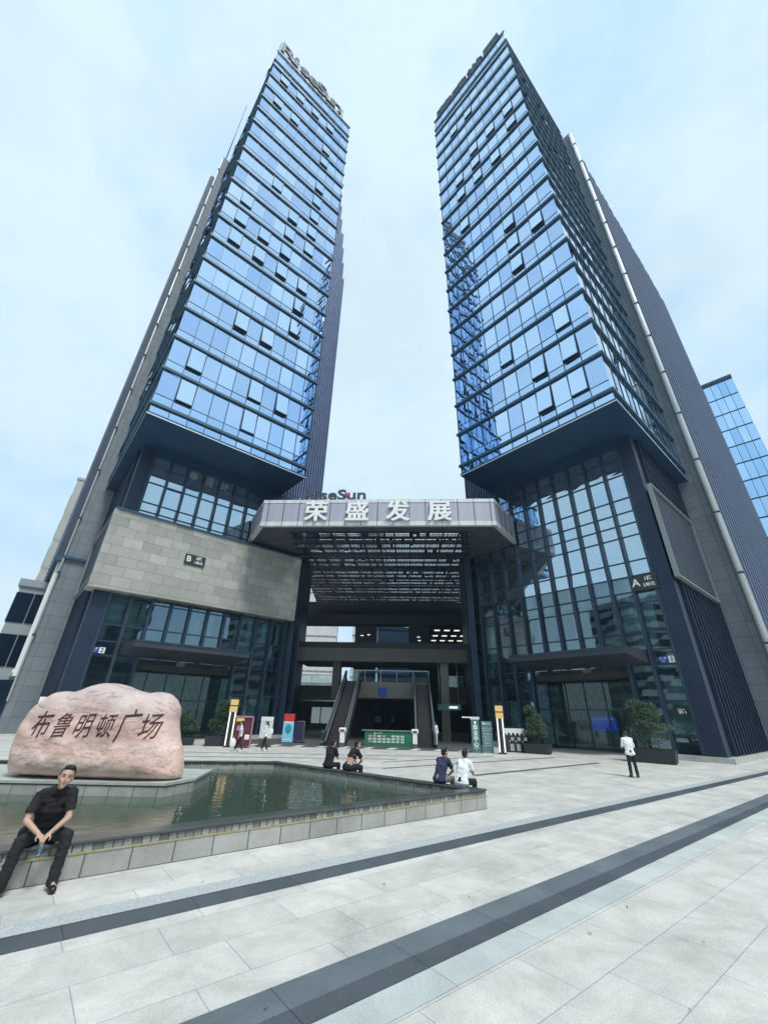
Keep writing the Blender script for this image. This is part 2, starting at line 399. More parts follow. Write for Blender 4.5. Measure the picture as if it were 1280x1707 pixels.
# ------------------------------------------------------------------ mesh builder
class MB:
    def __init__(s, sx=1):
        s.v = []; s.f = []; s.m = []; s.a = []; s.sx = sx; s.sm = []
    def face(s, idx, mi=0, var=None, smooth=False):
        s.f.append(tuple(reversed(idx)) if s.sx < 0 else tuple(idx))
        s.m.append(mi); s.a.append(random.random() if var is None else var); s.sm.append(smooth)
    def pt(s, p):
        s.v.append((p[0] * s.sx, p[1], p[2])); return len(s.v) - 1
    def quad(s, a, b, c, d, mi=0, var=None):
        i = [s.pt(p) for p in (a, b, c, d)]
        s.face(i, mi, var)
    def box(s, x0, x1, y0, y1, z0, z1, mi=0, var=None):
        if x0 > x1: x0, x1 = x1, x0
        if y0 > y1: y0, y1 = y1, y0
        n = len(s.v)
        for p in ((x0, y0, z0), (x1, y0, z0), (x1, y1, z0), (x0, y1, z0), (x0, y0, z1), (x1, y0, z1), (x1, y1, z1), (x0, y1, z1)):
            s.pt(p)
        if var is None: var = random.random()
        for q in ((0, 3, 2, 1), (4, 5, 6, 7), (0, 1, 5, 4), (1, 2, 6, 5), (2, 3, 7, 6), (3, 0, 4, 7)):
            s.face([n + k for k in q], mi, var)
        return s
    def prism(s, poly, z0, z1, mi=0, top=True, bot=True, side_mi=None):
        n = len(poly); a = len(s.v)
        area = sum(poly[i][0] * poly[(i + 1) % n][1] - poly[(i + 1) % n][0] * poly[i][1] for i in range(n))
        if area < 0: poly = poly[::-1]
        for z in (z0, z1):
            for p in poly: s.pt((p[0], p[1], z))
        for i in range(n):
            j = (i + 1) % n
            s.face([a + i, a + j, a + n + j, a + n + i], mi if side_mi is None else side_mi, 0.5)
        if top: s.face([a + n + i for i in range(n)], mi, 0.5)
        if bot: s.face([a + i for i in reversed(range(n))], mi, 0.5)
        return s
    def tube(s, p0, p1, r0, r1=None, n=8, mi=0, caps=True, sq=1.0, smooth=True):
        r1 = r0 if r1 is None else r1
        p0 = Vector(p0); p1 = Vector(p1); d = (p1 - p0)
        if d.length < 1e-6: return s
        d.normalize()
        u = d.orthogonal().normalized() if abs(d.z) > 0.9 else Vector((0, 0, 1)).cross(d).normalized()
        w = d.cross(u)
        a = len(s.v)
        for p, r in ((p0, r0), (p1, r1)):
            for k in range(n):
                t = 2 * math.pi * k / n
                s.pt(p + u * math.cos(t) * r + w * math.sin(t) * r * sq)
        for k in range(n):
            j = (k + 1) % n
            s.face([a + k, a + j, a + n + j, a + n + k], mi, 0.5, smooth)
        if caps:
            s.face([a + k for k in reversed(range(n))], mi, 0.5)
            s.face([a + n + k for k in range(n)], mi, 0.5)
        return s
    def ball(s, c, r, n=10, mi=0, rot=None):
        if not isinstance(r, (tuple, list)): r = (r, r, r)
        a = len(s.v); h = n // 2
        rings = []
        for i in range(h + 1):
            th = math.pi * i / h
            ring = []
            for k in range(n):
                ph = 2 * math.pi * k / n
                p = Vector((r[0] * math.sin(th) * math.cos(ph), r[1] * math.sin(th) * math.sin(ph), r[2] * math.cos(th)))
                if rot is not None: p = rot @ p
                ring.append(s.pt(Vector(c) + p))
                if i in (0, h): break
            rings.append(ring)
        for i in range(h):
            A, B = rings[i], rings[i + 1]
            for k in range(n):
                j = (k + 1) % n
                if len(A) == 1: s.face([A[0], B[k], B[j]], mi, 0.5, True)
                elif len(B) == 1: s.face([A[k], B[0], A[j]], mi, 0.5, True)
                else: s.face([A[k], B[k], B[j], A[j]], mi, 0.5, True)
        return s
    def cap(s, p0, p1, r0, r1=None, n=10):
        r1 = r0 if r1 is None else r1
        s.tube(p0, p1, r0, r1, n); s.ball(p0, r0, n); s.ball(p1, r1, n)
        return s
    def mesh(s, name, mats):
        me = bpy.data.meshes.new(name)
        me.from_pydata(s.v, [], s.f)
        for x in (mats if isinstance(mats, (list, tuple)) else [mats]): me.materials.append(MATS[x])
        me.polygons.foreach_set('material_index', s.m)
        me.polygons.foreach_set('use_smooth', s.sm)
        at = me.attributes.new('var', 'FLOAT', 'FACE')
        at.data.foreach_set('value', s.a)
        me.update()
        return me
    def build(s, name, mats, parent=None, loc=None, rot=None):
        return link(name, s.mesh(name, mats), parent, loc, rot)
def link(name, me, parent=None, loc=None, rot=None):
    o = bpy.data.objects.new(name, me)
    sc.collection.objects.link(o)
    if parent is not None: o.parent = parent
    if loc is not None: o.location = loc
    if rot is not None: o.rotation_euler = rot
    return o
def thing(name, label, cat, loc=(0, 0, 0), rz=0.0, group=None):
    o = bpy.data.objects.new(name, None)
    o.empty_display_size = 0.3
    sc.collection.objects.link(o)
    o.location = loc; o.rotation_euler = (0, 0, rz)
    o['label'] = label; o['category'] = cat
    if group: o['group'] = group
    return o
def tag(o, label, cat, group=None):
    o['label'] = label; o['category'] = cat
    if group: o['group'] = group
    return o
def struct(o, kind='structure'):
    o['kind'] = kind
    return o
def evaluated(o):
    dg = bpy.context.evaluated_depsgraph_get(); dg.update()
    me = bpy.data.meshes.new_from_object(o.evaluated_get(dg))
    return me
def remeshed(mb, name, mat, voxel, parent=None, smooth=3, loc=None, rot=None, wr=0.0):
    o = mb.build(name + '_tmp', mat)
    md = o.modifiers.new('r', 'REMESH'); md.mode = 'VOXEL'; md.voxel_size = voxel; md.use_smooth_shade = True
    if smooth:
        s2 = o.modifiers.new('s', 'SMOOTH'); s2.iterations = smooth; s2.factor = 0.5
    me = evaluated(o); me.name = name
    for p in me.polygons: p.use_smooth = True
    if wr:
        nrm = [v.normal.copy() for v in me.vertices]
        for vi_, v in enumerate(me.vertices):
            c = v.co.copy(); w = noise.noise(Vector((c.x * 9, c.y * 9, c.z * 22))) + .6 * noise.noise(Vector((c.x * 26, c.y * 26, c.z * 40)))
            v.co = c + nrm[vi_] * (w * wr)
    if not me.materials: me.materials.append(MATS[mat])
    bpy.data.objects.remove(o)
    return link(name, me, parent, loc, rot)
def text_mesh(txt, size, depth=0.05, bold=0.0, shear=0.0, align='CENTER'):
    cu = bpy.data.curves.new('t', 'FONT')
    cu.body = txt; cu.size = size; cu.extrude = depth / 2; cu.offset = bold; cu.shear = shear
    cu.align_x = align; cu.align_y = 'CENTER'; cu.resolution_u = 3
    o = bpy.data.objects.new('t', cu)
    sc.collection.objects.link(o)
    me = evaluated(o)
    bpy.data.objects.remove(o)
    return me
def put_text(name, txt, size, mat, parent, origin, xdir, depth=0.05, bold=0.0, shear=0.0, zdir=(0, 0, 1), sx_scale=1.0, align='CENTER'):
    """text standing on a plane: xdir reading direction, zdir up (in the parent's frame)"""
    me = text_mesh(txt, size, depth, bold, shear, align)
    X = Vector(xdir).normalized(); Z = Vector(zdir).normalized(); Y = X.cross(Z) # outward = toward reader
    o0 = Vector(origin)
    for v in me.vertices:
        c = v.co.copy()
        v.co = o0 + X * c.x * sx_scale + Z * c.y + Y * c.z
    me.materials.clear(); me.materials.append(MATS[mat]); me.name = name
    return link(name, me, parent)
def bevel(o, w=0.01, seg=2):
    md = o.modifiers.new('b', 'BEVEL'); md.width = w; md.segments = seg; md.limit_method = 'ANGLE'
    return o
exec_parts = []
# ------------------------------------------------------------------ ground
mb = MB(); mb.quad((-900, -900, -0.012), (900, -900, -0.012), (900, 1500, -0.012), (-900, 1500, -0.012))
struct(mb.build('ground', 'outer_paving'))
mb = MB(); mb.quad((-60, -60, 0), (60, -60, 0), (60, 75, 0), (-60, 75, 0))
struct(mb.build('plaza', 'plaza_stone'))
def band(x0, y0, x1, y1, off0, off1, mat, z, name='pavement_band', ext0=0, ext1=0):
    d = Vector((x1 - x0, y1 - y0, 0)).normalized(); n = Vector((-d.y, d.x, 0))
    a = Vector((x0, y0, 0)) - d * ext0; b_ = Vector((x1, y1, 0)) + d * ext1
    m_ = MB()
    p = [a + n * off0, b_ + n * off0, b_ + n * off1, a + n * off1]
    m_.quad(*[(q.x, q.y, z) for q in p])
    return struct(m_.build(name, mat))
# lower step line: dark strip, pale strip behind it
band(-3.65, 5.53, 19.9, 23.65, 0.0, 0.40, 'band_black', 0.004, ext0=12, ext1=20)
band(-3.65, 5.53, 19.9, 23.65, 0.40, 0.74, 'paving_speck', 0.008, ext0=12, ext1=20)
# wide band nearest the camera
band(0.1, 5.12, 11.33, 14.2, 0.24, 0.62, 'band_slate', 0.004, ext0=12, ext1=40)
band(0.1, 5.12, 11.33, 14.2, 0.0, 0.25, 'band_black', 0.008, ext0=12, ext1=40)
band(0.1, 5.12, 11.33, 14.2, -0.36, 0.0, 'band_pale', 0.004, ext0=12, ext1=40)
# three thin dark lines nearer the buildings
for (a, b_, c, d, w, e1_) in ((4.09, 19.69, 12.89, 26.65, 0.28, -0.5), (0.28, 21.37, 10.69, 28.89, 0.24, 0.5), (0.31, 24.14, 7.2, 28.9, 0.2, 0.0), (-14.0, 24.2, 1.0, 25.6, 0.2, 0.0), (-14.0, 26.6, 1.5, 27.8, 0.2, 2.0)):
    band(a, b_, c, d, 0, w, 'paving_dark', 0.006, ext0=0, ext1=e1_)
# ------------------------------------------------------------------ towers
TH = 40.6
FL0, FH, NF = 25.45, 4.0, 18
OPEN = {'B': {(0, 1), (0, 5), (1, 1), (1, 5), (1, 7), (3, 3), (3, 5), (4, 7), (5, 7), (6, 1), (6, 3), (6, 5), (6, 7), (7, 1), (7, 3), (7, 5), (8, 1), (8, 5), (8, 7), (9, 5), (9, 7), (10, 3), (10, 7), (11, 7), (12, 7), (14, 7), (15, 1), (15, 3), (15, 7), (17, 1), (17, 3), (17, 5), (17, 7)},
        'A': {(0, 1), (0, 3), (1, 1), (1, 3), (2, 1), (2, 5), (5, 3), (6, 1), (6, 3), (7, 3), (9, 7), (11, 3), (11, 5), (11, 7), (12, 1), (12, 5), (12, 7), (13, 1), (13, 3), (13, 5), (16, 5), (16, 7)}}
def jq(m_, x0, x1, y, z0, z1, mi, j=0.010, out=0.0, var=None):
    r_ = lambda: random.uniform(-j, j)
    m_.quad((x0, y + r_() - out, z0), (x1, y + r_() - out, z0), (x1, y + r_(), z1), (x0, y + r_(), z1), mi, var)
def window(m_, u0, z0, opened, w=1.5):
    jq(m_, u0, u0 + w, 0, z0 + 0.05, z0 + 1.0, 1)
    jq(m_, u0, u0 + w, 0, z0 + 3.65, z0 + 3.75, 1)
    if opened:
        m_.quad((u0, 0.13, z0 + 1.0), (u0 + w, 0.13, z0 + 1.0), (u0 + w, 0.13, z0 + 3.65), (u0, 0.13, z0 + 3.65), 3)
    else:
        jq(m_, u0, u0 + w, 0, z0 + 1.0, z0 + 3.65, 0)
    m_.box(u0 + w - 0.03, u0 + w + 0.03, -0.06, 0.1, z0 + 0.05, z0 + 3.75, 2)
    m_.box(u0 + 0.03, u0 + w - 0.03, -0.035, 0.1, z0 + 0.98, z0 + 1.03, 2)
    m_.box(u0 + 0.03, u0 + w - 0.03, -0.03, 0.1, z0 + 3.62, z0 + 3.66, 2)
def sash(m_, u0, z0, w=1.5, out=0.42):
    a, b_ = u0 + 0.05, u0 + w - 0.05
    zt, zb = z0 + 3.60, z0 + 1.08
    m_.quad((a, -out, zb), (b_, -out, zb), (b_, -0.06, zt), (a, -0.06, zt), 0, random.uniform(0.7, 1))
    m_.quad((b_, -out + 0.03, zb), (a, -out + 0.03, zb), (a, -0.03, zt), (b_, -0.03, zt), 0)
    for x_ in (a, b_ - 0.05):
        n_ = len(m_.v)
        for p in ((x_, -out - 0.01, zb), (x_ + 0.05, -out - 0.01, zb), (x_ + 0.05, -out + 0.06, zb), (x_, -out + 0.06, zb), (x_, -0.08, zt), (x_ + 0.05, -0.08, zt), (x_ + 0.05, 0.0, zt), (x_, 0.0, zt)): m_.pt(p)
        for q in ((0, 3, 2, 1), (4, 5, 6, 7), (0, 1, 5, 4), (1, 2, 6, 5), (2, 3, 7, 6), (3, 0, 4, 7)): m_.face([n_ + k for k in q], 2)
    m_.box(a + 0.05, b_ - 0.05, -out - 0.01, -out + 0.06, zb - 0.02, zb + 0.07, 2)
TRA = [0.35, 1.42, 3.40, 5.70, 6.72, 7.97, 10.06, 10.95, 12.14, 13.31, 15.34, 16.38, 17.39, 18.61, 20.78, 21.46, 22.46, 23.40]
TRB_LO = [0.35, 1.42, 3.45, 5.72, 6.75, 8.0, 10.0, 10.55]
TRB_HI = [17.15, 17.87, 18.72, 20.72, 21.48, 22.45, 23.45]
UM = [2.1 + 1.56 * i for i in range(12)]
GM = ['tower_glass', 'spandrel_glass', 'band_metal', 'dark_void']
def tower(K):
    sx = 1 if K == 'B' else -1
    if K == 'B':
        root = thing('office_tower', 'left glass office tower with stone-clad box and B sign above its entrance', 'office tower', (-19.87, 26.64, 0), R(TH), 'pair of glass office towers')
    else:
        root = thing('office_tower', 'right glass office tower with tall glazed base and A sign, twin of the left one', 'office tower', (17.66, 23.88, 0), R(TH - 90), 'pair of glass office towers')
    def B(name, m_, mats, parent=None): return m_.build(name, mats, parent or root)
    # --- shaft
    m_ = MB(sx); m_.box(0.2, 14.8, 0.16, 17.5, 24.6, 97.5); m_.box(0.5, 14.5, 0.5, 17.5, 97.5, 99.3); B('inner_wall', m_, 'dark_void')
    stuff = MB(sx)
    for k in range(NF):
        z0 = FL0 + FH * k
        for i in range(10):
            op = (k, i) in OPEN[K]
            if k < 10:
                m_ = MB(sx); window(m_, 1.5 * i, z0, op); w = B('window', m_, GM)
                if op:
                    m_ = MB(sx); sash(m_, 1.5 * i, z0, out=random.uniform(0.2, 0.36)); B('sash', m_, GM, w)
            else:
                window(stuff, 1.5 * i, z0, op)
                if op: sash(stuff, 1.5 * i, z0, out=random.uniform(0.16, 0.26))
    # bottom row and parapet rows (front)
    for i in range(10):
        u0 = 1.5 * i
        jq(stuff, u0, u0 + 1.5, 0, 24.42, 25.2, 1)
        for (a, b_) in ((97.5, 99.15), (99.45, 102.5)):
            jq(stuff, u0, u0 + 1.5, 0, a, b_, 0 if random.random() < 0.6 else 1)
            stuff.box(u0 + 1.47, u0 + 1.53, -0.05, 0.08, a, b_, 2)
        stuff.box(u0 + 1.47, u0 + 1.53, -0.05, 0.08, 24.42, 25.2, 2)
    # side faces
    nb = 12; wv = 17.5 / nb
    for side, U in ((0, 0.0), (1, 15.0)):
        s_ = -1 if side == 0 else 1
        for k in range(-1, NF + 1):
            z0 = FL0 + FH * k
            segs = ((z0 + 0.05, z0 + 1.0, 1), (z0 + 1.0, z0 + 3.75, 4)) if 0 <= k < NF else (((24.42, 25.2, 1),) if k < 0 else ((97.5, 99.15, 4),))
            for j in range(nb):
                v0 = j * wv
                for (a, b_, mi) in segs:
                    jj = lambda: U + random.uniform(-0.012, 0.012)
                    stuff.quad((jj(), v0, a), (jj(), v0 + wv, a), (jj(), v0 + wv, b_), (jj(), v0, b_), mi)
                    stuff.box(U - 0.05, U + 0.05, v0 + wv - 0.03, v0 + wv + 0.03, a, b_, 2)
                if 0 <= k < NF and side == 0 and random.random() < 0.12:
                    stuff.quad((U - 0.45, v0 + 0.05, z0 + 1.1), (U - 0.45, v0 + wv - 0.05, z0 + 1.1), (U - 0.03, v0 + wv - 0.05, z0 + 3.6), (U - 0.03, v0 + 0.05, z0 + 3.6), 0, 0.9)
    o = B('window', stuff, GM + ['side_glass']); o['kind'] = 'stuff'
    for k in list(range(NF + 1)) + [99.45, 102.85]:
        zt = FL0 + 0.05 + FH * k if k < 50 else k
        m_ = MB(sx); m_.box(-0.20, 15.2, -0.20, 0.0, zt - 0.26, zt)
        if zt < 102:
            m_.box(-0.20, 0.0, 0.0, 17.5, zt - 0.26, zt); m_.box(15.0, 15.2, 0.0, 6.0, zt - 0.26, zt)
        B('floor_band', m_, 'band_metal')
    m_ = MB(sx); m_.box(-0.12, 15.12, -0.12, 17.5, 24.18, 24.42); soff = B('soffit', m_, 'soffit_metal')
    m_ = MB(sx)
    for a in range(1, 6): m_.box(a * 2.5 - 0.02, a * 2.5 + 0.02, -0.1, 17.4, 24.16, 24.185)
    for a in range(1, 9): m_.box(-0.1, 15.1, a * 2.0 - 0.02, a * 2.0 + 0.02, 24.16, 24.184)
    B('panel_joint', m_, 'band_metal', soff)
    m_ = MB(sx)
    m_.box(-0.14, 15.14, -0.14, -0.12, 24.14, 24.24); m_.box(-0.14, -0.12, -0.12, 17.5, 24.14, 24.24); B('drip_trim', m_, 'trim_bright', soff)
    # --- stone pier, downpipe, ribbed wing walls
    m_ = MB(sx); m_.box(-1.3, 3.0, 17.5, 20.0, 0, 97.0); B('stone_pier', m_, 'stone_pier')
    m_ = MB(sx); m_.tube((-1.34, 17.42, 2.5), (-1.34, 17.42, 96), 0.27 if K == 'A' else 0.1, n=10); pp = B('downpipe', m_, 'pipe_white')
    for z in range(8, 96, 6): m_ = MB(sx); m_.box(-1.66 if K == 'A' else -1.48, -1.18, 17.12, 17.5, z, z + 0.14); B('pipe_bracket', m_, 'mullion_metal', pp)
    WU = 0 if K == 'A' else -0.85
    m_ = MB(sx); m_.box(-1.15 + WU, 10, 20.0, 65 if K == 'A' else 56, 0 if K == 'A' else 16.0, 93.5); rw = B('rear_wing', m_, 'wing_metal')
    m_ = MB(sx); v_ = 18.4 if K == 'A' else 20.3
    while v_ < (65 if K == 'A' else 56):
        m_.box(-1.30 + WU, -1.15 + WU, max(v_, 18.4 if K == 'A' else 20.05), v_ + 0.6, 0 if K == 'A' else 16.3, 93.5 + random.choice((0, 0.6, 1.2))); v_ += 1.9
    B('rib', m_, 'wing_rib', rw)
    m_ = MB(sx)
    for z in range(20, 94, 4): m_.box(-1.20 + WU, -1.14 + WU, 18.3 if K == 'A' else 20.0, 65 if K == 'A' else 56, z, z + 0.16)
    B('rail', m_, 'fin_metal', rw)
    m_ = MB(sx)
    IWS = [(19.4, 20.0, 104.0)] if K == 'A' else [(21.1, 20.0, 70.0)] + [(21.1 - .42 * (q_ + 1), 70.0 + 4 * q_, 74.0 + 4 * q_) for q_ in range(8)]
    for (u1, za, zb) in IWS:
        m_.box(15.0, u1, 6.3, 30, za, zb)
    iw = B('inner_wing', m_, 'fin_metal')
    m_ = MB(sx); u_ = 15.35
    while u_ < IWS[0][0] - .1:
        zt = max(zb for (u1, za, zb) in IWS if u_ < u1 - .05)
        m_.box(u_, u_ + 0.10, 6.0, 6.3, 20.0, zt); u_ += 0.34
    B('rib', m_, 'fin_pale', iw)
    m_ = MB(sx)
    for k in range(-1, 19): m_.box(15.0, 18.8, 6.18, 6.3, 25.4 + 4 * k, 25.6 + 4 * k)
    B('rail', m_, 'band_metal', iw)
    if K == 'B': m_ = MB(sx); m_.tube((-0.9, 17.8, 97.0), (-0.9, 17.8, 121), 0.09, 0.05, 6); B('roof_mast', m_, 'mullion_metal')
    # --- base building: body, floors, glazing
    def floors(zs, name='floor_slab'):
        for z in zs:
            m_ = MB(sx); m_.box(2.0, 19.2, 5.5, 17.4, z - 0.2, z + 0.2); B(name, m_, 'interior_dark')
    m_ = MB(sx); m_.box(2.0, 19.2, 11.5, 12.0, 0, 24.1); m_.box(19.15, 19.3, 6.0, 17.0, 0, 24.1); m_.box(2.0, 2.15, 6.0, 12, 0, 24.1); B('back_wall', m_, 'interior_wall')
    floors((5.2, 10.3, 15.2, 20.0))
    for u_ in (4.3, 8.9, 13.5, 18.0):
        m_ = MB(sx); m_.box(u_ - 0.35, u_ + 0.35, 6.3, 7.0, 5.4 if 4 < u_ < 10 else 0, 24.1); B('column', m_, 'interior_column')
    m_ = MB(sx); m_.box(2.0, 19.4, 5.0, 6.0, 23.45, 24.2)
    if K == 'A': m_.box(19.26, 19.6, 5.0, 6.0, 0, 24.1)
    B('head_beam', m_, 'soffit_metal')
    groups = [(TRA, 'A')] if K == 'A' else [(TRB_LO, 'lo'), (TRB_HI, 'hi')]
    rec = (4, 9) # the entrance: bays set back below the first floor
    for TR, tag_ in groups:
        for i in range(11):
            m_ = MB(sx); u0, u1 = UM[i], UM[i + 1]
            for q in range(len(TR) - 1):
                za, zb = TR[q], TR[q + 1]
                if zb < 5.8 and rec[0] - 2 <= i < rec[1] - 2: continue
                hi = za > 11.5
                if zb - za < 1.05 and 9.5 < zb % 5 + 9.5 and random.random() < 0.0: pass
                if random.random() < 0.07 and 7 < za and zb - za > 1.1:
                    m_.quad((u0, 5.05, za), (u1, 5.05, za), (u1, 5.2, zb), (u0, 5.2, zb), 1 if hi else 0)
                else:
                    jq(m_, u0, u1, 5.2, za, zb, 1 if hi else 0, 0.008)
                if random.random() < (0.55 if za > 5.8 else 0.2):
                    fr = random.choice((0.35, 0.55, 1.0)); fl = random.random() < 0.5
                    a = u0 + 0.1 if fl else u1 - 0.1 - fr * 1.3
                    m_.quad((a, 5.75, za), (a + fr * 1.3, 5.75, za), (a + fr * 1.3, 5.75, zb), (a, 5.75, zb), 2)
                m_.box(u0 + 0.06, u1 - 0.06, 5.12, 5.28, zb - 0.05, zb + 0.04, 3)
            B('glazing_bay', m_, ['podium_glass', 'upper_glass', 'curtain', 'mullion_metal'])
        for i, u_ in enumerate(UM):
            z_lo = TR[0]
            if tag_ != 'hi' and rec[0] - 2 < i < rec[1] - 2: z_lo = 5.7
            m_ = MB(sx); m_.box(u_ - 0.1, u_ + 0.1, 4.88, 5.35, z_lo, TR[-1]); B('mullion', m_, 'mullion_metal')
    # entrance: set-back doors and lobby
    ua, ub = UM[rec[0] - 2], UM[rec[1] - 2]
    m_ = MB(sx)
    for i in range(5):
        a = ua + (ub - ua) * i / 5; b_ = ua + (ub - ua) * (i + 1) / 5
        m_.quad((a, 7.4, 0.02), (b_, 7.4, 0.02), (b_, 7.4, 2.8), (a, 7.4, 2.8), 0)
        m_.quad((a, 7.4, 2.9), (b_, 7.4, 2.9), (b_, 7.4, 5.0), (a, 7.4, 5.0), 0)
        m_.box(b_ - 0.04, b_ + 0.04, 7.34, 7.46, 0.02, 5.0, 1)
    m_.box(ua, ub, 7.3, 7.5, 2.8, 2.9, 1)
    m_.quad((ua, 5.3, 0.02), (ua, 7.4, 0.02), (ua, 7.4, 5.0), (ua, 5.3, 5.0), 0); m_.quad((ub, 5.3, 0.02), (ub, 7.4, 0.02), (ub, 7.4, 5.0), (ub, 5.3, 5.0), 0)
    B('entrance_door', m_, ['door_glass', 'mullion_metal'])
    m_ = MB(sx)
    for i in range(9):
        for j in range(7):
            u_ = ub - 3.0 + i * 0.33; z = 0.6 + j * 0.6
            if (i + j) % 2 == 0: m_.box(u_, u_ + 0.2, 11.40, 11.5, z, z + 0.34)
    B('wall_ornament', m_, 'interior_dark')
    # awning
    m_ = MB(sx)
    n_ = len(m_.v)
    zt = 6.7
    for p in ((4.2, 2.0, 6.25), (13.1, 2.0, 6.25), (13.1, 5.2, 5.75), (3.8, 5.2, 5.75), (4.2, 2.0, zt), (13.1, 2.0, zt), (13.1, 5.2, zt), (3.8, 5.2, zt)): m_.pt(p)
    for q in ((0, 3, 2, 1), (4, 5, 6, 7), (0, 1, 5, 4), (1, 2, 6, 5), (2, 3, 7, 6), (3, 0, 4, 7)): m_.face([n_ + k for k in q])
    aw = B('awning', m_, 'awning_metal')
    m_ = MB(sx); m_.box(4.15, 13.15, 1.95, 2.0, 6.6, 6.74); B('edge_trim', m_, 'mullion_metal', aw)
    # corner pier and finned flank
    m_ = MB(sx); m_.box(0.95, 2.0, 4.95, 6.0, 0.3, 24.15 if K == 'A' else 10.41); B('corner_pier', m_, 'fin_low')
    if K == 'B': m_ = MB(sx); m_.box(0.95, 2.0, 4.95, 6.0, 17.15, 24.15); B('corner_pier', m_, 'fin_low')
    m_ = MB(sx); m_.box(1.1, 2.0, 6.0, 17.5, 0.3, 24.15); fl = B('flank_wall', m_, 'fin_low')
    m_ = MB(sx); v_ = 6.3
    while v_ < 17.4:
        m_.box(0.72, 1.1, v_, v_ + 0.12, 0.32, 24.1); v_ += 0.86
    B('fin', m_, 'fin_low', fl)
    m_ = MB(sx); m_.box(0.55, 3.6, 4.6, 17.5, 0, 0.3); B('plinth', m_, 'dais_stone')
    m_ = MB(sx); m_.box(13.2, 19.6, 4.6, 6.0, 0, 0.3); B('plinth', m_, 'dais_stone')
    # media screen on the flank
    zt = 18.9 if K == 'A' else 16.9
    m_ = MB(sx); m_.box(0.60, 0.72, 4.82, 15.4, 11.5, zt); scn = B('media_screen', m_, 'screen_dark')
    m_ = MB(sx)
    m_.box(0.42, 0.74, 4.72, 4.82, 11.4, zt + 0.1); m_.box(0.42, 0.74, 15.4, 15.5, 11.4, zt + 0.1)
    m_.box(0.42, 0.74, 4.82, 15.4, 11.4, 11.5); m_.box(0.42, 0.74, 4.82, 15.4, zt, zt + 0.1)
    B('screen_frame', m_, 'trim_dim', scn)
    if K == 'B':
        m_ = MB(sx); m_.box(0.75, 18.1, 4.1, 6.2, 10.6, 17.0); B('stone_box', m_, 'stone_box')
        m_ = MB(sx); m_.box(0.5, 18.2, 3.95, 6.3, 17.0, 17.14); B('box_cap', m_, 'band_metal')
        m_ = MB(sx); m_.box(0.4, 0.75, 4.05, 4.7, 10.6, 17.0); m_.box(0.4, 18.1, 4.1, 6.0, 10.42, 10.6); B('box_edge', m_, 'stone_box')
        m_ = MB(sx)
        m_.box(-1.5, 1.0, 17.2, 17.5, 15.6, 15.85); m_.box(-2.0, -1.3, 18.5, 48, 15.6, 16.0); B('side_ledge', m_, 'band_metal')
        m_ = MB(sx)
        for j in range(18):
            v0 = 19.5 + j * 1.55
            m_.quad((-1.5, v0, 5.2), (-1.5, v0 + 1.5, 5.2), (-1.5, v0 + 1.5, 15.6), (-1.5, v0, 15.6), 0)
            m_.box(-1.56, -1.44, v0 + 1.48, v0 + 1.56, 5.2, 15.6, 1)
        m_.box(-1.7, -1.3, 19.2, 19.5, 4.6, 15.6, 2); m_.box(-1.8, -1.3, 19.5, 47.5, 4.9, 5.2, 2)
        B('side_glazing', m_, ['teal_glass', 'mullion_metal', 'pipe_white'])
        m_ = MB(sx); m_.box(-1.25, 10, 20.0, 60, 0, 16.0); B('lower_wing', m_, 'fin_low')
    # letters standing on the roof
    return root
TB = tower('B')
TA = tower('A')
# rooftop signs (standing letters on a steel frame)
def roof_sign(root, K, txt, zc, size, u0, u1, matl, lab):
    t_ = thing('rooftop_sign', lab, 'sign', root.location, root.rotation_euler.z)
    sx = 1 if K == 'B' else -1
    n = len(txt)
    for i, ch in enumerate(txt):
        x = u0 + (u1 - u0) * (i + 0.5) / n
        put_text('letter', ch, size, matl if not (ch == 'S') else matl, t_, (x, 0.8, zc), (1, 0, 0), 0.35, 0.06)
    m_ = MB()
    for i in range(n):
        x = u0 + (u1 - u0) * (i + 0.5) / n
        for dx in (-size * .28, size * .28):
            m_.tube((x + dx, 1.0, 99.2), (x + dx, 1.0, zc + size * .35), 0.06, n=5)
            m_.tube((x + dx, 1.0, zc), (x + dx, 3.0, 99.3), 0.05, n=5)
        m_.tube((x - size * .28, 1.0, 103.2), (x + size * .28, 1.0, zc + size * .3), 0.04, n=5)
    a = min(u0, u1); b_ = max(u0, u1)
    for z in (103.3, zc - size * .2, zc + size * .2): m_.tube((a, 1.02, z), (b_, 1.02, z), 0.05, n=5)
    m_.build('sign_frame', 'mullion_metal', t_)
    return t_
roof_sign(TB, 'B', 'RiseSun', 108.2, 5.0, 0.6, 13.2, 'letter_steel', 'grey RiseSun letters on frames along the roof edge of the left tower')
roof_sign(TA, 'A', '荣盛发展', 106.0, 3.9, -15.0, -0.8, 'letter_steel', 'Chinese characters on frames along the roof edge of the right tower')
# ------------------------------------------------------------------ canopy between the towers
CZ = R(-3.73); CO = (-0.67, 33.4, 0)
can = thing('entrance_canopy', 'pale metal canopy with white Chinese characters bridging the two towers', 'canopy', CO, CZ)
def CW(x, y):  # canopy frame -> world
    c, s_ = math.cos(CZ), math.sin(CZ)
    return (CO[0] + x * c - y * s_, CO[1] + x * s_ + y * c)
ZB, ZT = 17.5, 20.2
outl = [(-13.4, 4.1), (-10.75, 0), (10.75, 0), (13.5, 4.3)]
def strip(m_, pts, z0, z1, th, mi=0, out=0.0):
    for (a, b_) in zip(pts[:-1], pts[1:]):
        A = Vector((*a, 0)); Bv = Vector((*b_, 0)); d = (Bv - A).normalized(); n_ = Vector((d.y, -d.x, 0))
        p = [A + n_ * out, Bv + n_ * out, Bv - n_ * th, A - n_ * th]
        m_.prism([(q.x, q.y) for q in p], z0, z1, mi)
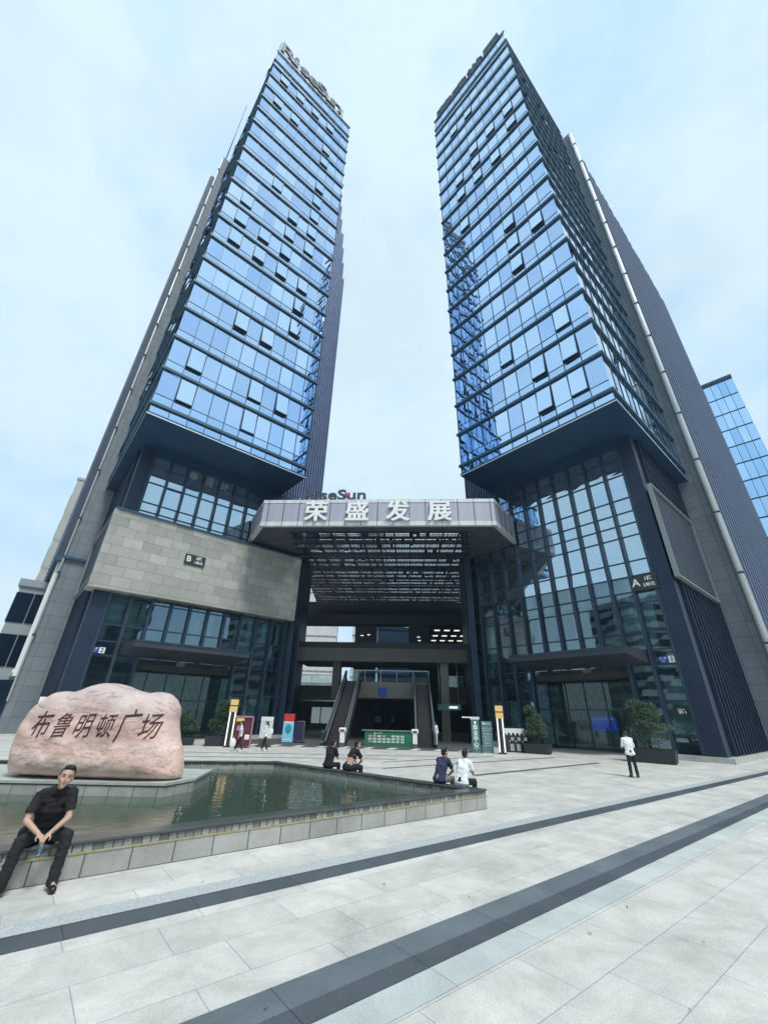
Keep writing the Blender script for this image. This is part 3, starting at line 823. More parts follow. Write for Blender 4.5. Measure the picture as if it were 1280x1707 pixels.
m_ = MB(); strip(m_, outl, ZB + 0.45, ZT - 0.35, 0.25); fas = m_.build('fascia', 'canopy_panel', can)
m_ = MB(); strip(m_, outl, ZB, ZB + 0.43, 0.3, 0, 0.04); m_.build('lower_trim', 'canopy_trim', fas)
m_ = MB(); strip(m_, outl, ZT - 0.33, ZT, 0.3, 0, 0.04); m_.build('upper_trim', 'canopy_trim', fas)
m_ = MB()
for i in range(15):
    x_ = -10.75 + 21.5 * (i + 0.35) / 14.6
    m_ = MB(); m_.box(x_ - 0.02, x_ + 0.02, -0.048, 0.02, ZB - 0.01, ZT + 0.01); m_.build('panel_joint', 'mullion_metal', fas)
for (ax, ay, bx, by) in ((-13.4, 4.1, -10.75, 0), (10.75, 0, 13.5, 4.3)):
    for q in range(1, 4):
        f = q / 4; px_, py_ = ax + (bx - ax) * f, ay + (by - ay) * f
        d = Vector((bx - ax, by - ay, 0)).normalized(); n_ = Vector((d.y, -d.x, 0)) * 0.05
        m_ = MB(); m_.tube((px_ + n_.x * .9, py_ + n_.y * .9, ZB), (px_ + n_.x * .9, py_ + n_.y * .9, ZT), 0.02, n=4); m_.build('panel_joint', 'mullion_metal', fas)
# edge of the canopy roof: solid soffit round the lattice
m_ = MB()
def slab(poly, z0=ZB + 0.02, z1=ZB + 0.3): m_.prism(poly, z0, z1)
slab([(-10.75, 0.2), (10.75, 0.2), (8.6, 1.3), (-8.4, 1.3)])
slab([(-10.75, 0.2), (-8.4, 1.3), (-9.2, 9.6), (-13.4, 4.3)])
slab([(10.75, 0.2), (13.5, 4.5), (9.4, 9.4), (8.6, 1.3)])
m_.build('soffit', 'canopy_soffit', can)
m_ = MB()
for (ax, ay, bx, by) in ((-13.3, 4.3, -10.7, 0.4), (10.7, 0.4, 13.4, 4.5), (-10.7, 0.4, 10.7, 0.4)):
    pass
m_.prism([(-10.6, 0.4), (10.6, 0.4), (13.3, 4.6), (9.3, 9.3), (8.8, 1.6), (-8.6, 1.6), (-9.1, 9.5), (-13.2, 4.4)], ZT - 0.3, ZT - 0.1)
m_.build('roof_edge', 'canopy_soffit', can)
# lattice ceiling
lat = MB(); rng = random.Random(3)
NR = 24
y0 = 1.3
for r_ in range(NR):
    yy = y0 + r_ * 1.45
    half_l = 8.4 + (yy - 1.3) * 0.11; half_r = 8.6 + (yy - 1.3) * 0.13
    lat.box(-half_l, half_r, yy, yy + 0.42, ZB, ZB + 0.12)
    x_ = -half_l
    while x_ < half_r:
        if rng.random() < 0.09:
            w_ = rng.uniform(0.12, 0.4); lat.box(x_, min(half_r, x_ + w_), yy + 0.42, yy + rng.choice((0.8, 1.45)), ZB + 0.015, ZB + 0.06); x_ += w_
        else:
            lat.box(x_, x_ + 0.065, yy + 0.42, yy + 1.45, ZB + 0.01, ZB + 0.08)
            x_ += rng.choice((0.14, 0.17, 0.21))
    for f_ in (0.72, 1.06): lat.box(-half_l, half_r, yy + f_, yy + f_ + 0.06, ZB, ZB + 0.05)
lat.build('lattice_ceiling', 'lattice_metal', can)
m_ = MB()
for i in range(-5, 6):
    x_ = i * 1.55
    m_.box(x_ - 0.06, x_ + 0.06, 1.3, 36, ZB + 0.12, ZB + 0.45)
for j in range(9):
    m_.box(-10, 10.5, 1.6 + j * 4.2, 1.85 + j * 4.2, ZB + 0.7, ZB + 1.0)
m_.build('roof_beam', 'lattice_metal', can)
for ch, x_ in (('荣', -5.6), ('盛', -1.8), ('发', 1.95), ('展', 5.75)):
    for q_i, (dx_, dz_) in enumerate(((-.07, 0), (-.035, .03), (0, -.03), (.035, .03), (.07, 0))):
        o = put_text('character', ch, 2.2, 'letter_white', can, (x_ + dx_, -0.20 - q_i * .004, 18.76 + dz_), (1, 0, 0), 0.16, 0.008)
        if q_i == 0: first = o
        else:
            b1 = bmesh.new(); b1.from_mesh(first.data); b1.from_mesh(o.data); b1.to_mesh(first.data); b1.free(); bpy.data.objects.remove(o)
m_ = thing('lettering', 'grey RiseSun letters with a magenta dot standing on the canopy edge', 'sign', CO, CZ)
put_text('letter', 'RiseSun', 1.45, 'letter_grey', m_, (-4.05, 0.1, 20.74), (1, 0, 0), 0.15, 0.035, sx_scale=1.33)
q = MB(); q.ball((-2.9, -0.02, 20.70), (0.26, 0.08, 0.28), 12); q.build('sun_dot', 'logo_magenta', m_)
q = MB()
for i in range(8): q.box(-7.4 + i * 0.9, -7.36 + i * 0.9, 0.05, 0.15, 20.15, 20.5)
q.build('letter_stand', 'steel', m_)
# ------------------------------------------------------------------ passage building under the canopy
pas = thing('passage_building', 'dark multi-storey arcade with galleries behind the canopy', 'building', CO, CZ)
def PB(name, boxes, mat, parent=None):
    q_ = MB()
    for bb in boxes: q_.box(*bb)
    return q_.build(name, mat, parent or pas)
q = MB(); q.quad((-9.6, -1.0, 0.005), (8.2, -1.0, 0.005), (14, 37, 0.005), (-16, 37, 0.005)); fo = q.build('arcade_floor', 'passage_floor', None, CO, (0, 0, CZ)); struct(fo)
PB('side_pier', [(-10.4, -8.75, 8.3, 13.5, 0, 18.4)], 'fin_low')
PB('side_pier', [(8.9, 9.5, 8.0, 13.5, 0, 18.4)], 'fin_low')
PB('gallery_slab', [(-9.0, 9.2, 10.6, 17, 7.0, 8.3)], 'passage_slab')
PB('gallery_rail', [(-9.0, 9.2, 10.65, 10.75, 8.3, 8.9)], 'passage_dark')
PB('gallery_slab', [(-3.2, 4.9, 10.9, 17, 3.6, 5.1)], 'passage_band')
PB('gallery_slab', [(-13, -4.6, 15.0, 22, 3.4, 4.9)], 'passage_slab')
PB('gallery_slab', [(6.9, 12.5, 15.0, 22, 3.4, 5.0)], 'passage_slab')
PB('slab_edge', [(-13, -4.6, 14.9, 15.0, 3.3, 3.42)], 'steel')
PB('slab_edge', [(6.9, 12.5, 14.9, 15.0, 3.3, 3.42)], 'passage_band')
def rail(x0, x1, y, z, h=1.05):
    q_ = MB(); q_.quad((x0, y, z), (x1, y, z), (x1, y, z + h), (x0, y, z + h), 0)
    q_.box(x0, x1, y - .03, y + .03, z + h, z + h + .06, 1)
    n_ = max(1, int((x1 - x0) / 1.5))
    for i in range(n_ + 1):
        x_ = x0 + (x1 - x0) * i / n_; q_.box(x_ - .02, x_ + .02, y - .02, y + .02, z, z + h, 1)
    return q_.build('glass_railing', ['rail_glass', 'steel'], pas)
rail(-3.2, 4.9, 10.95, 5.1); rail(-13, -4.6, 15.05, 4.9); rail(6.9, 12.5, 15.05, 5.0); rail(-9, 9.2, 16.9, 8.3)
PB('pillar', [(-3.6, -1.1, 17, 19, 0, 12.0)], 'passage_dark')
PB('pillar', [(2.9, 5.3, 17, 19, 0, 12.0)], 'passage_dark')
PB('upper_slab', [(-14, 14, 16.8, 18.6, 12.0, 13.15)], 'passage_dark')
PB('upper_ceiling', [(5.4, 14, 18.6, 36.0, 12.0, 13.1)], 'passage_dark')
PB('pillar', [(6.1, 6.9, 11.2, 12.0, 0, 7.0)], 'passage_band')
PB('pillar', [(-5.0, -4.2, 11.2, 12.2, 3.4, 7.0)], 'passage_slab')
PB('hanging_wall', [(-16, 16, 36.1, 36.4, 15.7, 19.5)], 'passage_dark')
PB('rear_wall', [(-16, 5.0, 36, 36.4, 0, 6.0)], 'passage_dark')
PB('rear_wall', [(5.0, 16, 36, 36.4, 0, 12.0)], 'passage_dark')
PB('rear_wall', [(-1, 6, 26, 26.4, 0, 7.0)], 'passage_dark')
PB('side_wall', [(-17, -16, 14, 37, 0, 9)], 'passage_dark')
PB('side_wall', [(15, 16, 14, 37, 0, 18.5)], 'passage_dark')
for x_, w_ in ((-1.6, 0.9), (0.6, 0.5), (3.9, 1.4)):
    q = MB(); q.box(x_, x_ + w_, 25.7, 25.95, 1.2, 1.9); q.build('shop_panel', 'interior_column', pas)
q = MB()
for i in range(14):
    x_ = -3.3 + i * 0.62; q.box(x_, x_ + 0.04, 25.6, 25.7, 0, 3.4)
q.build('shopfront_frame', 'mullion_metal', pas)
q = MB(); q.box(-10.5, -6.7, 27.9, 28.2, 0.6, 2.9); q.build('shop_window', 'shop_light', pas)
q = MB()
for (a, b_) in ((-10.6, -10.4), (-9.2, -9.1), (-7.6, -7.45), (-6.75, -6.6)): q.box(a, b_, 27.7, 27.9, 0.4, 3.0)
q.box(-10.6, -6.6, 27.7, 27.9, 2.85, 3.1); q.box(-10.6, -6.6, 27.7, 27.9, 0.2, 0.9)
q.build('shop_frame', 'passage_dark', pas)
q = MB()
for i in range(5):
    for j in range(3): q.box(6.2 + i * 1.25, 6.9 + i * 1.25, 20 + j * 4, 20.5 + j * 4, 11.93, 11.99)
q.build('ceiling_light', 'lamp_white', pas)
q = MB()
for (x_, y_, z) in ((-2.9, 16.9, 10.6), (-2.1, 16.9, 10.7), (4.0, 16.9, 10.1), (4.2, 16.9, 9.6), (3.9, 16.9, 10.5)): q.box(x_, x_ + .35, y_, y_ + .05, z, z + .08)
q.build('spot_lamp', 'lamp_white', pas)
q = MB()
for i in range(60):
    x_ = -16 + i * 0.52; q.box(x_, x_ + 0.35, 23, 23.5, 0, 0.6 + 0.25 * random.random())
def leaves(m_, c, rad, n, size, lo=0, hi=1, seed=0):
    rg_ = random.Random(seed)
    for _ in range(n):
        d = Vector((rg_.gauss(0, 1), rg_.gauss(0, 1), rg_.gauss(0, 1))).normalized() * (rg_.random() ** 0.45)
        p = Vector((c[0] + d.x * rad[0], c[1] + d.y * rad[1], c[2] + d.z * rad[2]))
        a = Vector((rg_.gauss(0, 1), rg_.gauss(0, 1), rg_.gauss(0, .6))).normalized(); b_ = a.orthogonal().normalized()
        s_ = size * rg_.uniform(.6, 1.3)
        k = [p - a * s_, p + b_ * s_ * .45, p + a * s_, p - b_ * s_ * .45]
        m_.quad(*[tuple(w) for w in k], 0, rg_.uniform(lo, hi))
hd = MB(); leaves(hd, (0, 0, 0.45), (6.0, 0.45, 0.45), 1500, 0.10, seed=5)
hg = hd.build('hedge', 'leaf_mid', None, (*CW(-10.8, 24), 0)); tag(hg, 'low green hedge in front of the lit shop deep in the arcade', 'hedge')
q = MB()
for i in range(11):
    x_ = -8.6 + i * 1.65; q.quad((x_ - .1, -0.85, .012), (x_ + .45, -0.85, .012), (x_ + .75 + (x_) * .03, 0.5, .012), (x_ + .25 + (x_) * .03, 0.5, .012))
struct(q.build('pavement_stripe', 'white_paint', None, CO, (0, 0, CZ)))
# escalators
def escalator(x_, y_, label):
    t_ = thing('escalator', label, 'escalator', (*CW(x_, y_), 0), CZ, 'escalators in the arcade')
    rise, run = 5.1, 8.8
    q_ = MB(); n_ = 26
    q_.box(-0.55, 0.55, -1.0, 0.2, 0.0, 0.04)
    for i in range(n_):
        z = rise * i / n_; y1 = 0.2 + run * i / n_
        q_.box(-0.55, 0.55, y1, y1 + run / n_ + 0.05, z - 0.25, z + rise / n_ - 0.02)
    q_.build('step_band', 'escalator_step', t_)
    for sgn in (-1, 1):
        b_ = MB(); xx = sgn * 0.72
        def sl(z0, z1, xa, xb, y_a=-0.9, y_b=run + 0.6):
            n0 = len(b_.v)
            pr = [(y_a, 0.0), (0.2, 0.0), (run + 0.2, rise), (y_b + 0.6, rise)]
            for (yy, zz) in pr:
                for xx_ in (xa, xb):
                    b_.pt((xx_, yy, zz + z0)); b_.pt((xx_, yy, zz + z1))
            for i in range(3):
                a = n0 + 4 * i; c = a + 4
                b_.face((a, c, c + 1, a + 1), 0); b_.face((a + 2, a + 3, c + 3, c + 2), 0)
                b_.face((a + 1, c + 1, c + 3, a + 3), 0); b_.face((a, a + 2, c + 2, c), 0)
            b_.face((n0, n0 + 1, n0 + 3, n0 + 2), 0); e_ = n0 + 12; b_.face((e_, e_ + 2, e_ + 3, e_ + 1), 0)
        sl(-0.6, 0.22, xx - 0.09, xx + 0.09); b_.build('side_truss', 'passage_dark', t_)
        b_ = MB(); sl(0.25, 0.9, xx - 0.02, xx + 0.02); b_.build('balustrade', 'rail_glass', t_)
        b_ = MB(); sl(0.9, 0.98, xx - 0.05, xx + 0.05, -1.1); b_.build('handrail', 'steel', t_)
        b_ = MB(); sl(0.25, 0.29, xx - 0.08, xx + 0.08, -1.0); b_.build('skirt_trim', 'steel', t_)
escalator(-2.75, 1.2, 'left escalator rising from the arcade floor, beside the counter')
escalator(4.15, 2.3, 'right escalator rising steeply between the counter and the guard')
# ------------------------------------------------------------------ counter, bins, signs
ct = thing('food_counter', 'green counter printed with rows of food pictures between the escalators', 'counter', (*CW(1.25, 2.7), 0), CZ)
q = MB(); q.box(-1.85, 1.85, 0, 0.7, 0.02, 1.0); q.build('counter_body', 'green_sign', ct)
q = MB(); q.box(-2.1, 2.0, -0.08, 0.8, 1.0, 1.06); q.build('counter_top', 'steel', ct)
put_text('heading', 'U', 0.24, 'letter_white', ct, (-1.05, -0.012, 0.83), (1, 0, 0), 0.01, 0.01)
put_text('heading', '优品美食', 0.11, 'letter_white', ct, (-0.68, -0.012, 0.86), (1, 0, 0), 0.01)
q = MB()
for j in range(3):
    for i in range(8):
        if i == 4 and j == 2: continue
        q.box(-1.55 + i * .36, -1.28 + i * .36, -0.02, 0.0, 0.2 + j * .19, 0.33 + j * .19, 0 if rng.random() < .75 else 1)
q.build('food_picture', ['stall_white', 'khaki_skin'], ct)
q = MB()
for x_ in (-0.15, 1.2): q.prism([(x_ - .02, -.5), (x_ + .22, -.5), (x_ + .22, -.44), (x_ - .02, -.44)], 0.02, 0.9)
def bin_(x_, y_, label):
    t_ = thing('litter_bin', label, 'bin', (*CW(x_, y_), 0), CZ, 'white bins by the escalators')
    q_ = MB()
    q_.prism([(-.2, -.15), (.2, -.15), (.2, .15), (-.2, .15)], 0.02, 0.28); q_.build('base', 'passage_slab', t_)
    q_ = MB(); q_.prism([(-.17, -.13), (.17, -.13), (.17, .13), (-.17, .13)], 0.28, 0.95); b_ = q_.build('bin_body', 'white_plastic', t_); bevel(b_, .02)
    q_ = MB(); q_.prism([(-.26, -.17), (.26, -.17), (.26, .17), (-.26, .17)], 0.95, 1.25); b_ = q_.build('hood', 'white_plastic', t_); bevel(b_, .08, 3)
    q_ = MB(); q_.box(-.15, .15, -.18, -.16, 1.02, 1.13); q_.build('slot', 'rubber', t_)
bin_(-2.2 + .25, -0.1, 'white litter bin at the foot of the left escalator')
bin_(3.3, 0.6, 'white litter bin at the right end of the green counter')
def light_post(x_, y_, label, tilt=0):
    t_ = thing('light_column', label, 'light column', (x_, y_, 0), tilt, 'tall gold-topped light columns')
    for sgn in (-1, 1):
        q_ = MB(); q_.box(sgn * .17 - .04, sgn * .17 + .04, -.05, .05, .1, 2.1); q_.build('light_bar', 'lamp_white', t_)
    q_ = MB(); q_.box(-.12, .12, -.09, .09, 0.0, 2.95); q_.box(-.26, .26, -.12, .12, 0, .1); q_.build('post', 'plate_dark', t_)
    q_ = MB(); q_.box(-.25, .25, -.11, .11, 2.1, 2.46); q_.build('gold_box', 'lamp_gold', t_)
    q_ = MB(); q_.box(-.25, .25, -.11, .11, 2.52, 2.88); q_.build('gold_box', 'lamp_gold', t_)
    q_ = MB(); q_.box(-.27, .27, -.115, .115, 2.455, 2.525); q_.build('collar', 'plate_dark', t_)
light_post(-10.03, 31.1, 'gold-topped light column beside the pink booth on the left', R(12))
light_post(8.2, 30.8, 'gold-topped light column beside the grey-green directory board', R(-10))
# wayfinding totem
t_ = thing('wayfinding_totem', 'slim green totem with vertical white characters and an arrow', 'sign', (6.55, 31.1, 0), R(-6))
q = MB(); q.box(-.27, .27, -.08, .08, 0.05, 2.0); q.build('panel', 'green_slate', t_)
q = MB(); q.box(-.85, .32, -.1, .1, 2.08, 2.16); q.box(-.30, .30, -.09, .09, 2.0, 2.08); q.build('top_arm', 'white_plastic', t_)
q = MB(); q.box(-.4, .4, -.25, .25, 0, .05); q.build('foot', 'steel', t_)
for i, ch in enumerate('商业中心'):
    put_text('character', ch, .34, 'letter_white', t_, (0, -.09, 1.50 - i * .33), (1, 0, 0), .01, .008)
q = MB(); q.ball((0, -.085, 1.80), (.09, .01, .10), 10); q.build('emblem', 'letter_white', t_)
q = MB()
q.prism([(-.15, -.10), (-.11, -.10), (-.11, -.085), (-.15, -.085)], 0, .001)
q = MB()
def arrow(q_, y, zc, s_):
    for pts in (((-.03, -.5), (.03, -.5), (.03, .3), (-.03, .3)), ((-.42, 0), (-.3, 0), (.0, .42), (-.0, .55)), ((.3, 0), (.42, 0), (.0, .55), (.0, .42))):
        q_.quad(*[(a * s_, y, zc + b_ * s_) for a, b_ in pts])
arrow(q, -.086, .27, .36); q.build('arrow', 'letter_white', t_)
# directory board
t_ = thing('directory_board', 'grey-green directory board with lines of white lettering', 'sign', (7.45, 31.6, 0), R(-8))
q = MB(); q.box(-.36, .36, -.06, .06, 0, 1.9); q.build('panel', 'teal_board', t_)
q = MB(); q.ball((-.2, -.065, 1.75), (.07, .01, .07), 10); q.build('emblem', 'letter_white', t_)
for z in (1.45, 1.12, .84, .56): 
    put_text('line', random.choice(('A座 1栋 2单元', '商业中心 1F', '停车场 B1', '写字楼大堂')), .115, 'letter_white', t_, (0.03, -.066, z), (1, 0, 0), .008)
    q = MB(); q.box(-.28, .28, -.066, -.06, z - .14, z - .12); q.build('rule', 'letter_white', t_)
put_text('line', '楼层指引', .12, 'letter_white', t_, (0.08, -.066, 1.73), (1, 0, 0), .008)
# umbrella-rental style rack: white fringed banner over dark stands
t_ = thing('luggage_rack', 'row of dark stands with silver blades under a white scalloped banner', 'rack', (9.6, 32.5, 0), R(-5))
q = MB(); q.box(-.72, .72, 0, .05, 0, 1.5); q.build('back_board', 'plate_dark', t_)
q = MB(); q.box(-.68, .72, -.03, 0, 1.22, 1.48)
for i in range(5):
    x_ = -.55 + i * .3; q.quad((x_ - .12, -.03, 1.22), (x_, -.03, 1.02), (x_, -.03, 1.02), (x_ + .12, -.03, 1.22))
q.build('banner', 'white_plastic', t_)
for i in range(3):
    q = MB(); x_ = -.38 + i * .45
    q.box(x_, x_ + .26, -.05, 0, .10, .52); q.box(x_ + .1, x_ + .30, -.05, 0, .72, .93); q.box(x_ - .06, x_ + .04, -.05, 0, .62, .72); q.build('blade', 'steel', t_)
# side shop booths on the left
t_ = thing('booth', 'maroon booth with a pale pink frame behind the left light column', 'booth', (-9.05, 30.7, 0), R(8))
q = MB(); q.box(-.55, .55, 0, .6, 0.1, 1.82); q.build('booth_body', 'maroon', t_)
q = MB(); q.box(-.6, .6, -.06, 0, 1.78, 1.88); q.box(.54, .62, -.06, 0, .1, 1.88); q.build('booth_frame', 'pink_frame', t_)
q = MB(); q.box(-.5, .0, -.04, 0, 1.55, 1.75); q.build('header', 'yellow_paint', t_)
q = MB(); q.box(-.4, -.1, -.04, 0, 1.0, 1.3); q.build('poster', 'pink_frame', t_)
t_ = thing('display_stand', 'white printed display stand behind the woman on the right of the booth', 'display stand', (-7.8, 31.9, 0), R(6))
q = MB(); q.box(-.42, .42, -.03, .03, .55, 1.85); q.build('panel', 'stall_white', t_)
q = MB(); q.box(-.42, .42, -.05, -.03, 1.58, 1.85); q.build('header', 'white_plastic', t_)
q = MB(); q.box(-.4, .4, -.02, .02, .05, .5); q.box(-.45, .45, -.2, .2, 0, .05); q.build('stand_base', 'passage_slab', t_)
t_ = thing('banner_stand', 'upright advert with red top and sky-blue lower half', 'banner', (-7.2, 36.6, 0), R(6))
q = MB(); q.box(-.42, .42, -.04, .04, 0.05, 1.5); q.build('lower_panel', 'sky_blue_paint', t_)
q = MB(); q.box(-.42, .42, -.045, .045, 1.5, 2.05); q.build('upper_panel', 'red_paint', t_)
q = MB(); q.ball((0, -.045, .98), (.24, .01, .34), 12); q.build('picture', 'teal_paint', t_)
q = MB(); q.box(-.34, .34, -.05, -.04, 1.38, 1.48); q.box(-.3, .3, -.05, -.04, .2, .27); q.build('print_line', 'white_paint', t_)
t_ = thing('poster_frame', 'dark blue poster in a silver frame right of the red and blue advert', 'poster stand', (-6.35, 37.0, 0), R(-12))
q = MB(); q.box(-.36, .36, -.03, .03, .15, 1.5); q.build('poster', 'navy_cloth', t_)
q = MB(); q.box(-.40, -.35, -.05, .05, .1, 1.55); q.box(.35, .40, -.05, .05, .1, 1.55); q.box(-.35, .35, -.05, .05, 1.5, 1.55); q.box(-.35, .35, -.05, .05, .1, .15); q.build('frame', 'steel', t_)
q = MB(); q.box(-.4, .4, -.2, .2, 0, .1); q.build('foot', 'rubber', t_)
t_ = thing('banner_stand', 'blank white banner behind the left end of the boulder', 'banner', (-20.3, 28.3, 0), R(38))
q = MB(); q.box(-.9, .9, -.03, .03, .2, 2.7); q.build('panel', 'white_paint', t_)
q = MB(); q.tube((-.8, 0, 0), (-.8, 0, .3), .03); q.tube((.8, 0, 0), (.8, 0, .3), .03); q.build('leg', 'steel', t_)
# building signs
def wplace(root, sx, u, v):
    X = Matrix.Rotation(root.rotation_euler.z, 3, 'Z'); p = X @ Vector((u * sx, v, 0)) + root.location
    return p
def plate(root, sx, u, v, z, w, h, matl, texts, label, name='building_sign', depth=.08):
    p = wplace(root, sx, u, v)
    t_ = thing(name, label, 'sign', (p.x, p.y, z), root.rotation_euler.z)
    q_ = MB(); q_.box(-w / 2, w / 2, 0, depth, -h / 2, h / 2); q_.build('plate', matl, t_)
    for (tx_, s_, x_, z_, m2) in texts:
        put_text('writing', tx_, s_, m2, t_, (x_, -0.012, z_), (1, 0, 0), .012, s_ * 0.02)
    return t_
plate(TB, 1, 7.45, 4.0, 14.15, 1.75, .95, 'plate_dark', (('B', .72, -.55, .02, 'letter_white'), ('2栋', .34, .3, .2, 'letter_white'), ('1单元', .30, .32, -.2, 'letter_white')), 'dark sign reading B 2栋 1单元 on the stone-clad box')
plate(TA, -1, 2.75, 4.78, 11.42, 1.75, 1.1, 'plate_dark', (('A', .8, -.55, .02, 'letter_white'), ('1栋', .36, .3, .24, 'letter_white'), ('2单元', .32, .3, -.22, 'letter_white')), 'dark sign reading A 1栋 2单元 on the right glass base')
t_ = plate(TB, 1, 2.45, 5.0, 6.05, .95, .44, 'plate_blue', (('三一路', .15, -.22, .08, 'letter_white'), ('长沙', .10, -.22, -.1, 'letter_white')), 'blue and white number plate reading 2 on the left tower glazing', 'number_plate', .05)
q = MB(); q.box(.1, .47, -.01, 0, -.21, .21); q.build('number_field', 'white_paint', t_); put_text('writing', '2', .42, 'letter_grey', t_, (.29, -.02, 0), (1, 0, 0), .01, .01)
t_ = plate(TA, -1, 2.7, 5.0, 5.98, .95, .46, 'plate_blue', (('三一路', .15, -.22, .08, 'letter_white'), ('长沙', .10, -.22, -.1, 'letter_white')), 'blue and white number plate reading 1 on the right tower glazing', 'number_plate', .05)
q = MB(); q.box(.1, .47, -.01, 0, -.22, .22); q.build('number_field', 'white_paint', t_); put_text('writing', '1', .42, 'letter_red', t_, (.29, -.02, 0), (1, 0, 0), .01, .01)
plate(TA, -1, 2.7, 5.06, 2.72, .62, .42, 'plate_dark', (('99', .27, -.05, -.02, 'letter_white'), ('号', .15, .21, -.02, 'letter_white'), ('万家丽中路', .09, 0, .15, 'letter_white')), 'small dark plate reading 99号 low on the right glazing', 'number_plate', .04)
p = wplace(TB, 1, 7.2, 5.02)
t_ = thing('window_lettering', 'outlined Chinese lettering on the glazing above the stone box', 'lettering', (p.x, p.y, 22.7), R(TH))
for i, ch in enumerate('泰设计'):
    put_text('character', ch, .95, 'trim_bright', t_, (-1.5 + i * 1.55, 0, 0), (1, 0, 0), .06, -0.01)
p = wplace(TA, -1, 9.3, 8.6)
t_ = thing('lobby_screen', 'glowing blue screen standing inside the right lobby', 'screen', (p.x, p.y, 0), TA.rotation_euler.z)
q = MB(); q.box(-.95, .95, 0, .08, 1.35, 2.35); q.build('display', 'screen_blue', t_)
q = MB(); q.box(-.9, .9, .0, .3, .3, 1.3); q.build('stand', 'interior_wall', t_)
# ------------------------------------------------------------------ planters
def planter(x_, y_, rz, bw, bh, ch, cw, label, seed):
    t_ = thing('potted_bonsai', label, 'potted tree', (x_, y_, 0), rz, 'clipped trees in dark planters')
    q_ = MB(); q_.prism([(-bw / 2 * .9, -.5), (bw / 2 * .9, -.5), (bw / 2 * .9, .5), (-bw / 2 * .9, .5)], 0, .06)
    n_ = len(q_.v); a = bw / 2; c = .55
    for p_ in ((-a * .93, -c * .93, .06), (a * .93, -c * .93, .06), (a * .93, c * .93, .06), (-a * .93, c * .93, .06), (-a, -c, bh), (a, -c, bh), (a, c, bh), (-a, c, bh)): q_.pt(p_)
    for qd in ((0, 3, 2, 1), (0, 1, 5, 4), (1, 2, 6, 5), (2, 3, 7, 6), (3, 0, 4, 7)): q_.face([n_ + k for k in qd])
    q_.box(-a * .97, a * .97, -c * .97, c * .97, bh - .12, bh - .06)
    q_.build('pot', 'planter_dark', t_)
    tr = MB(); rg_ = random.Random(seed); p0 = Vector((-.1, 0, bh - .1)); tips = []
    pts = [p0]
    for i in range(6):
        p0 = p0 + Vector((rg_.uniform(-.22, .22), rg_.uniform(-.12, .12), ch / 7)); pts.append(p0)
    for i in range(6): tr.tube(pts[i], pts[i + 1], .12 - .015 * i, .105 - .015 * i, 7)
    cr_ = MB()
    for i in range(13):
        f = rg_.uniform(.15, 1); b0 = pts[min(6, int(f * 6))]
        wd = cw * (1.15 - f * .85) * .5
        an = rg_.uniform(0, 6.28); tip = Vector((math.cos(an) * wd * rg_.uniform(.4, 1), math.sin(an) * wd * .6 * rg_.uniform(.4, 1), bh + .2 + f * (ch - .35)))
        tr.tube(b0, tip, .04, .015, 5)
        leaves(cr_, tip, (wd * .55 + .12, wd * .45 + .12, .26), 330, .055, 0, 1, seed * 31 + i)
    leaves(cr_, pts[-1] + Vector((0, 0, .1)), (cw * .24, cw * .22, .42), 600, .055, 0, 1, seed + 99)
    leaves(cr_, (0, 0, bh + ch * .30), (cw * .5, cw * .35, ch * .26), 1500, .055, 0, .8, seed + 77)
    leaves(cr_, (0, 0, bh + ch * .6), (cw * .34, cw * .3, ch * .26), 1000, .055, 0, .9, seed + 78)
    tr.build('trunk', 'bark', t_); cr_.build('crown', 'leaf_dark', t_)
planter(16.0, 27.3, R(-40), 2.5, .72, 2.65, 2.5, 'broad clipped tree in a dark planter beside the standing man', 3)
planter(10.95, 31.9, R(-30), 1.7, .62, 2.35, 1.7, 'clipped tree in a dark planter left of the right lobby', 8)
planter(-11.0, 32.1, R(20), 1.9, .62, 2.3, 1.9, 'clipped tree in a dark planter left of the left light column', 15)
planter(-13.4, 32.0, R(30), 1.3, .5, 1.4, 1.3, 'small clipped tree in a planter just right of the boulder', 21)
# street litter by the plinth
q = MB(); rg_ = random.Random(4)
for i in range(14):
    x_, y_ = 24.3 + rg_.uniform(0, 3.2), 30.6 + rg_.uniform(0, 1.5)
    q.ball((x_, y_, .03), (rg_.uniform(.06, .2), rg_.uniform(.05, .12), rg_.uniform(.02, .05)), 6)
struct(q.build('litter', 'white_paint'), 'stuff'); 
# ------------------------------------------------------------------ pool
TIP = Vector((2.93, 13.1, 0)); NL = Vector((-9.6, 3.6, 0))
dirn = Vector((math.cos(R(37.7)), math.sin(R(37.7)), 0))
NL = TIP - dirn * 16.5
FB = Vector((-3.95, 18.75, 0)); FL = Vector((-13.6, 16.95, 0)); FLL = Vector((-19, 15.9, 0))
poly = [NL, TIP, FB, FL, FLL]
ZC, ZW = 0.445, 0.20
pool = thing('fountain_pool', 'long angular stone-walled pool with dark coping around the boulder', 'pool')
def offset_poly(pts, d):
    n_ = len(pts); out_ = []
    for i in range(n_):
        a, b_, c = pts[i - 1], pts[i], pts[(i + 1) % n_]
        d1 = (b_ - a).normalized(); d2 = (c - b_).normalized()
        n1 = Vector((-d1.y, d1.x, 0)); n2 = Vector((-d2.y, d2.x, 0))
        bis = (n1 + n2); bis = bis / max(.25, bis.length_squared) * 2 * 1.0
        bis = (n1 + n2).normalized(); k = d / max(.35, bis.dot(n1))
        out_.append(b_ + bis * k)
    return out_
inner = offset_poly(poly, 0.34); cop_o = offset_poly(poly, -0.02); wi = offset_poly(poly, 0.30)
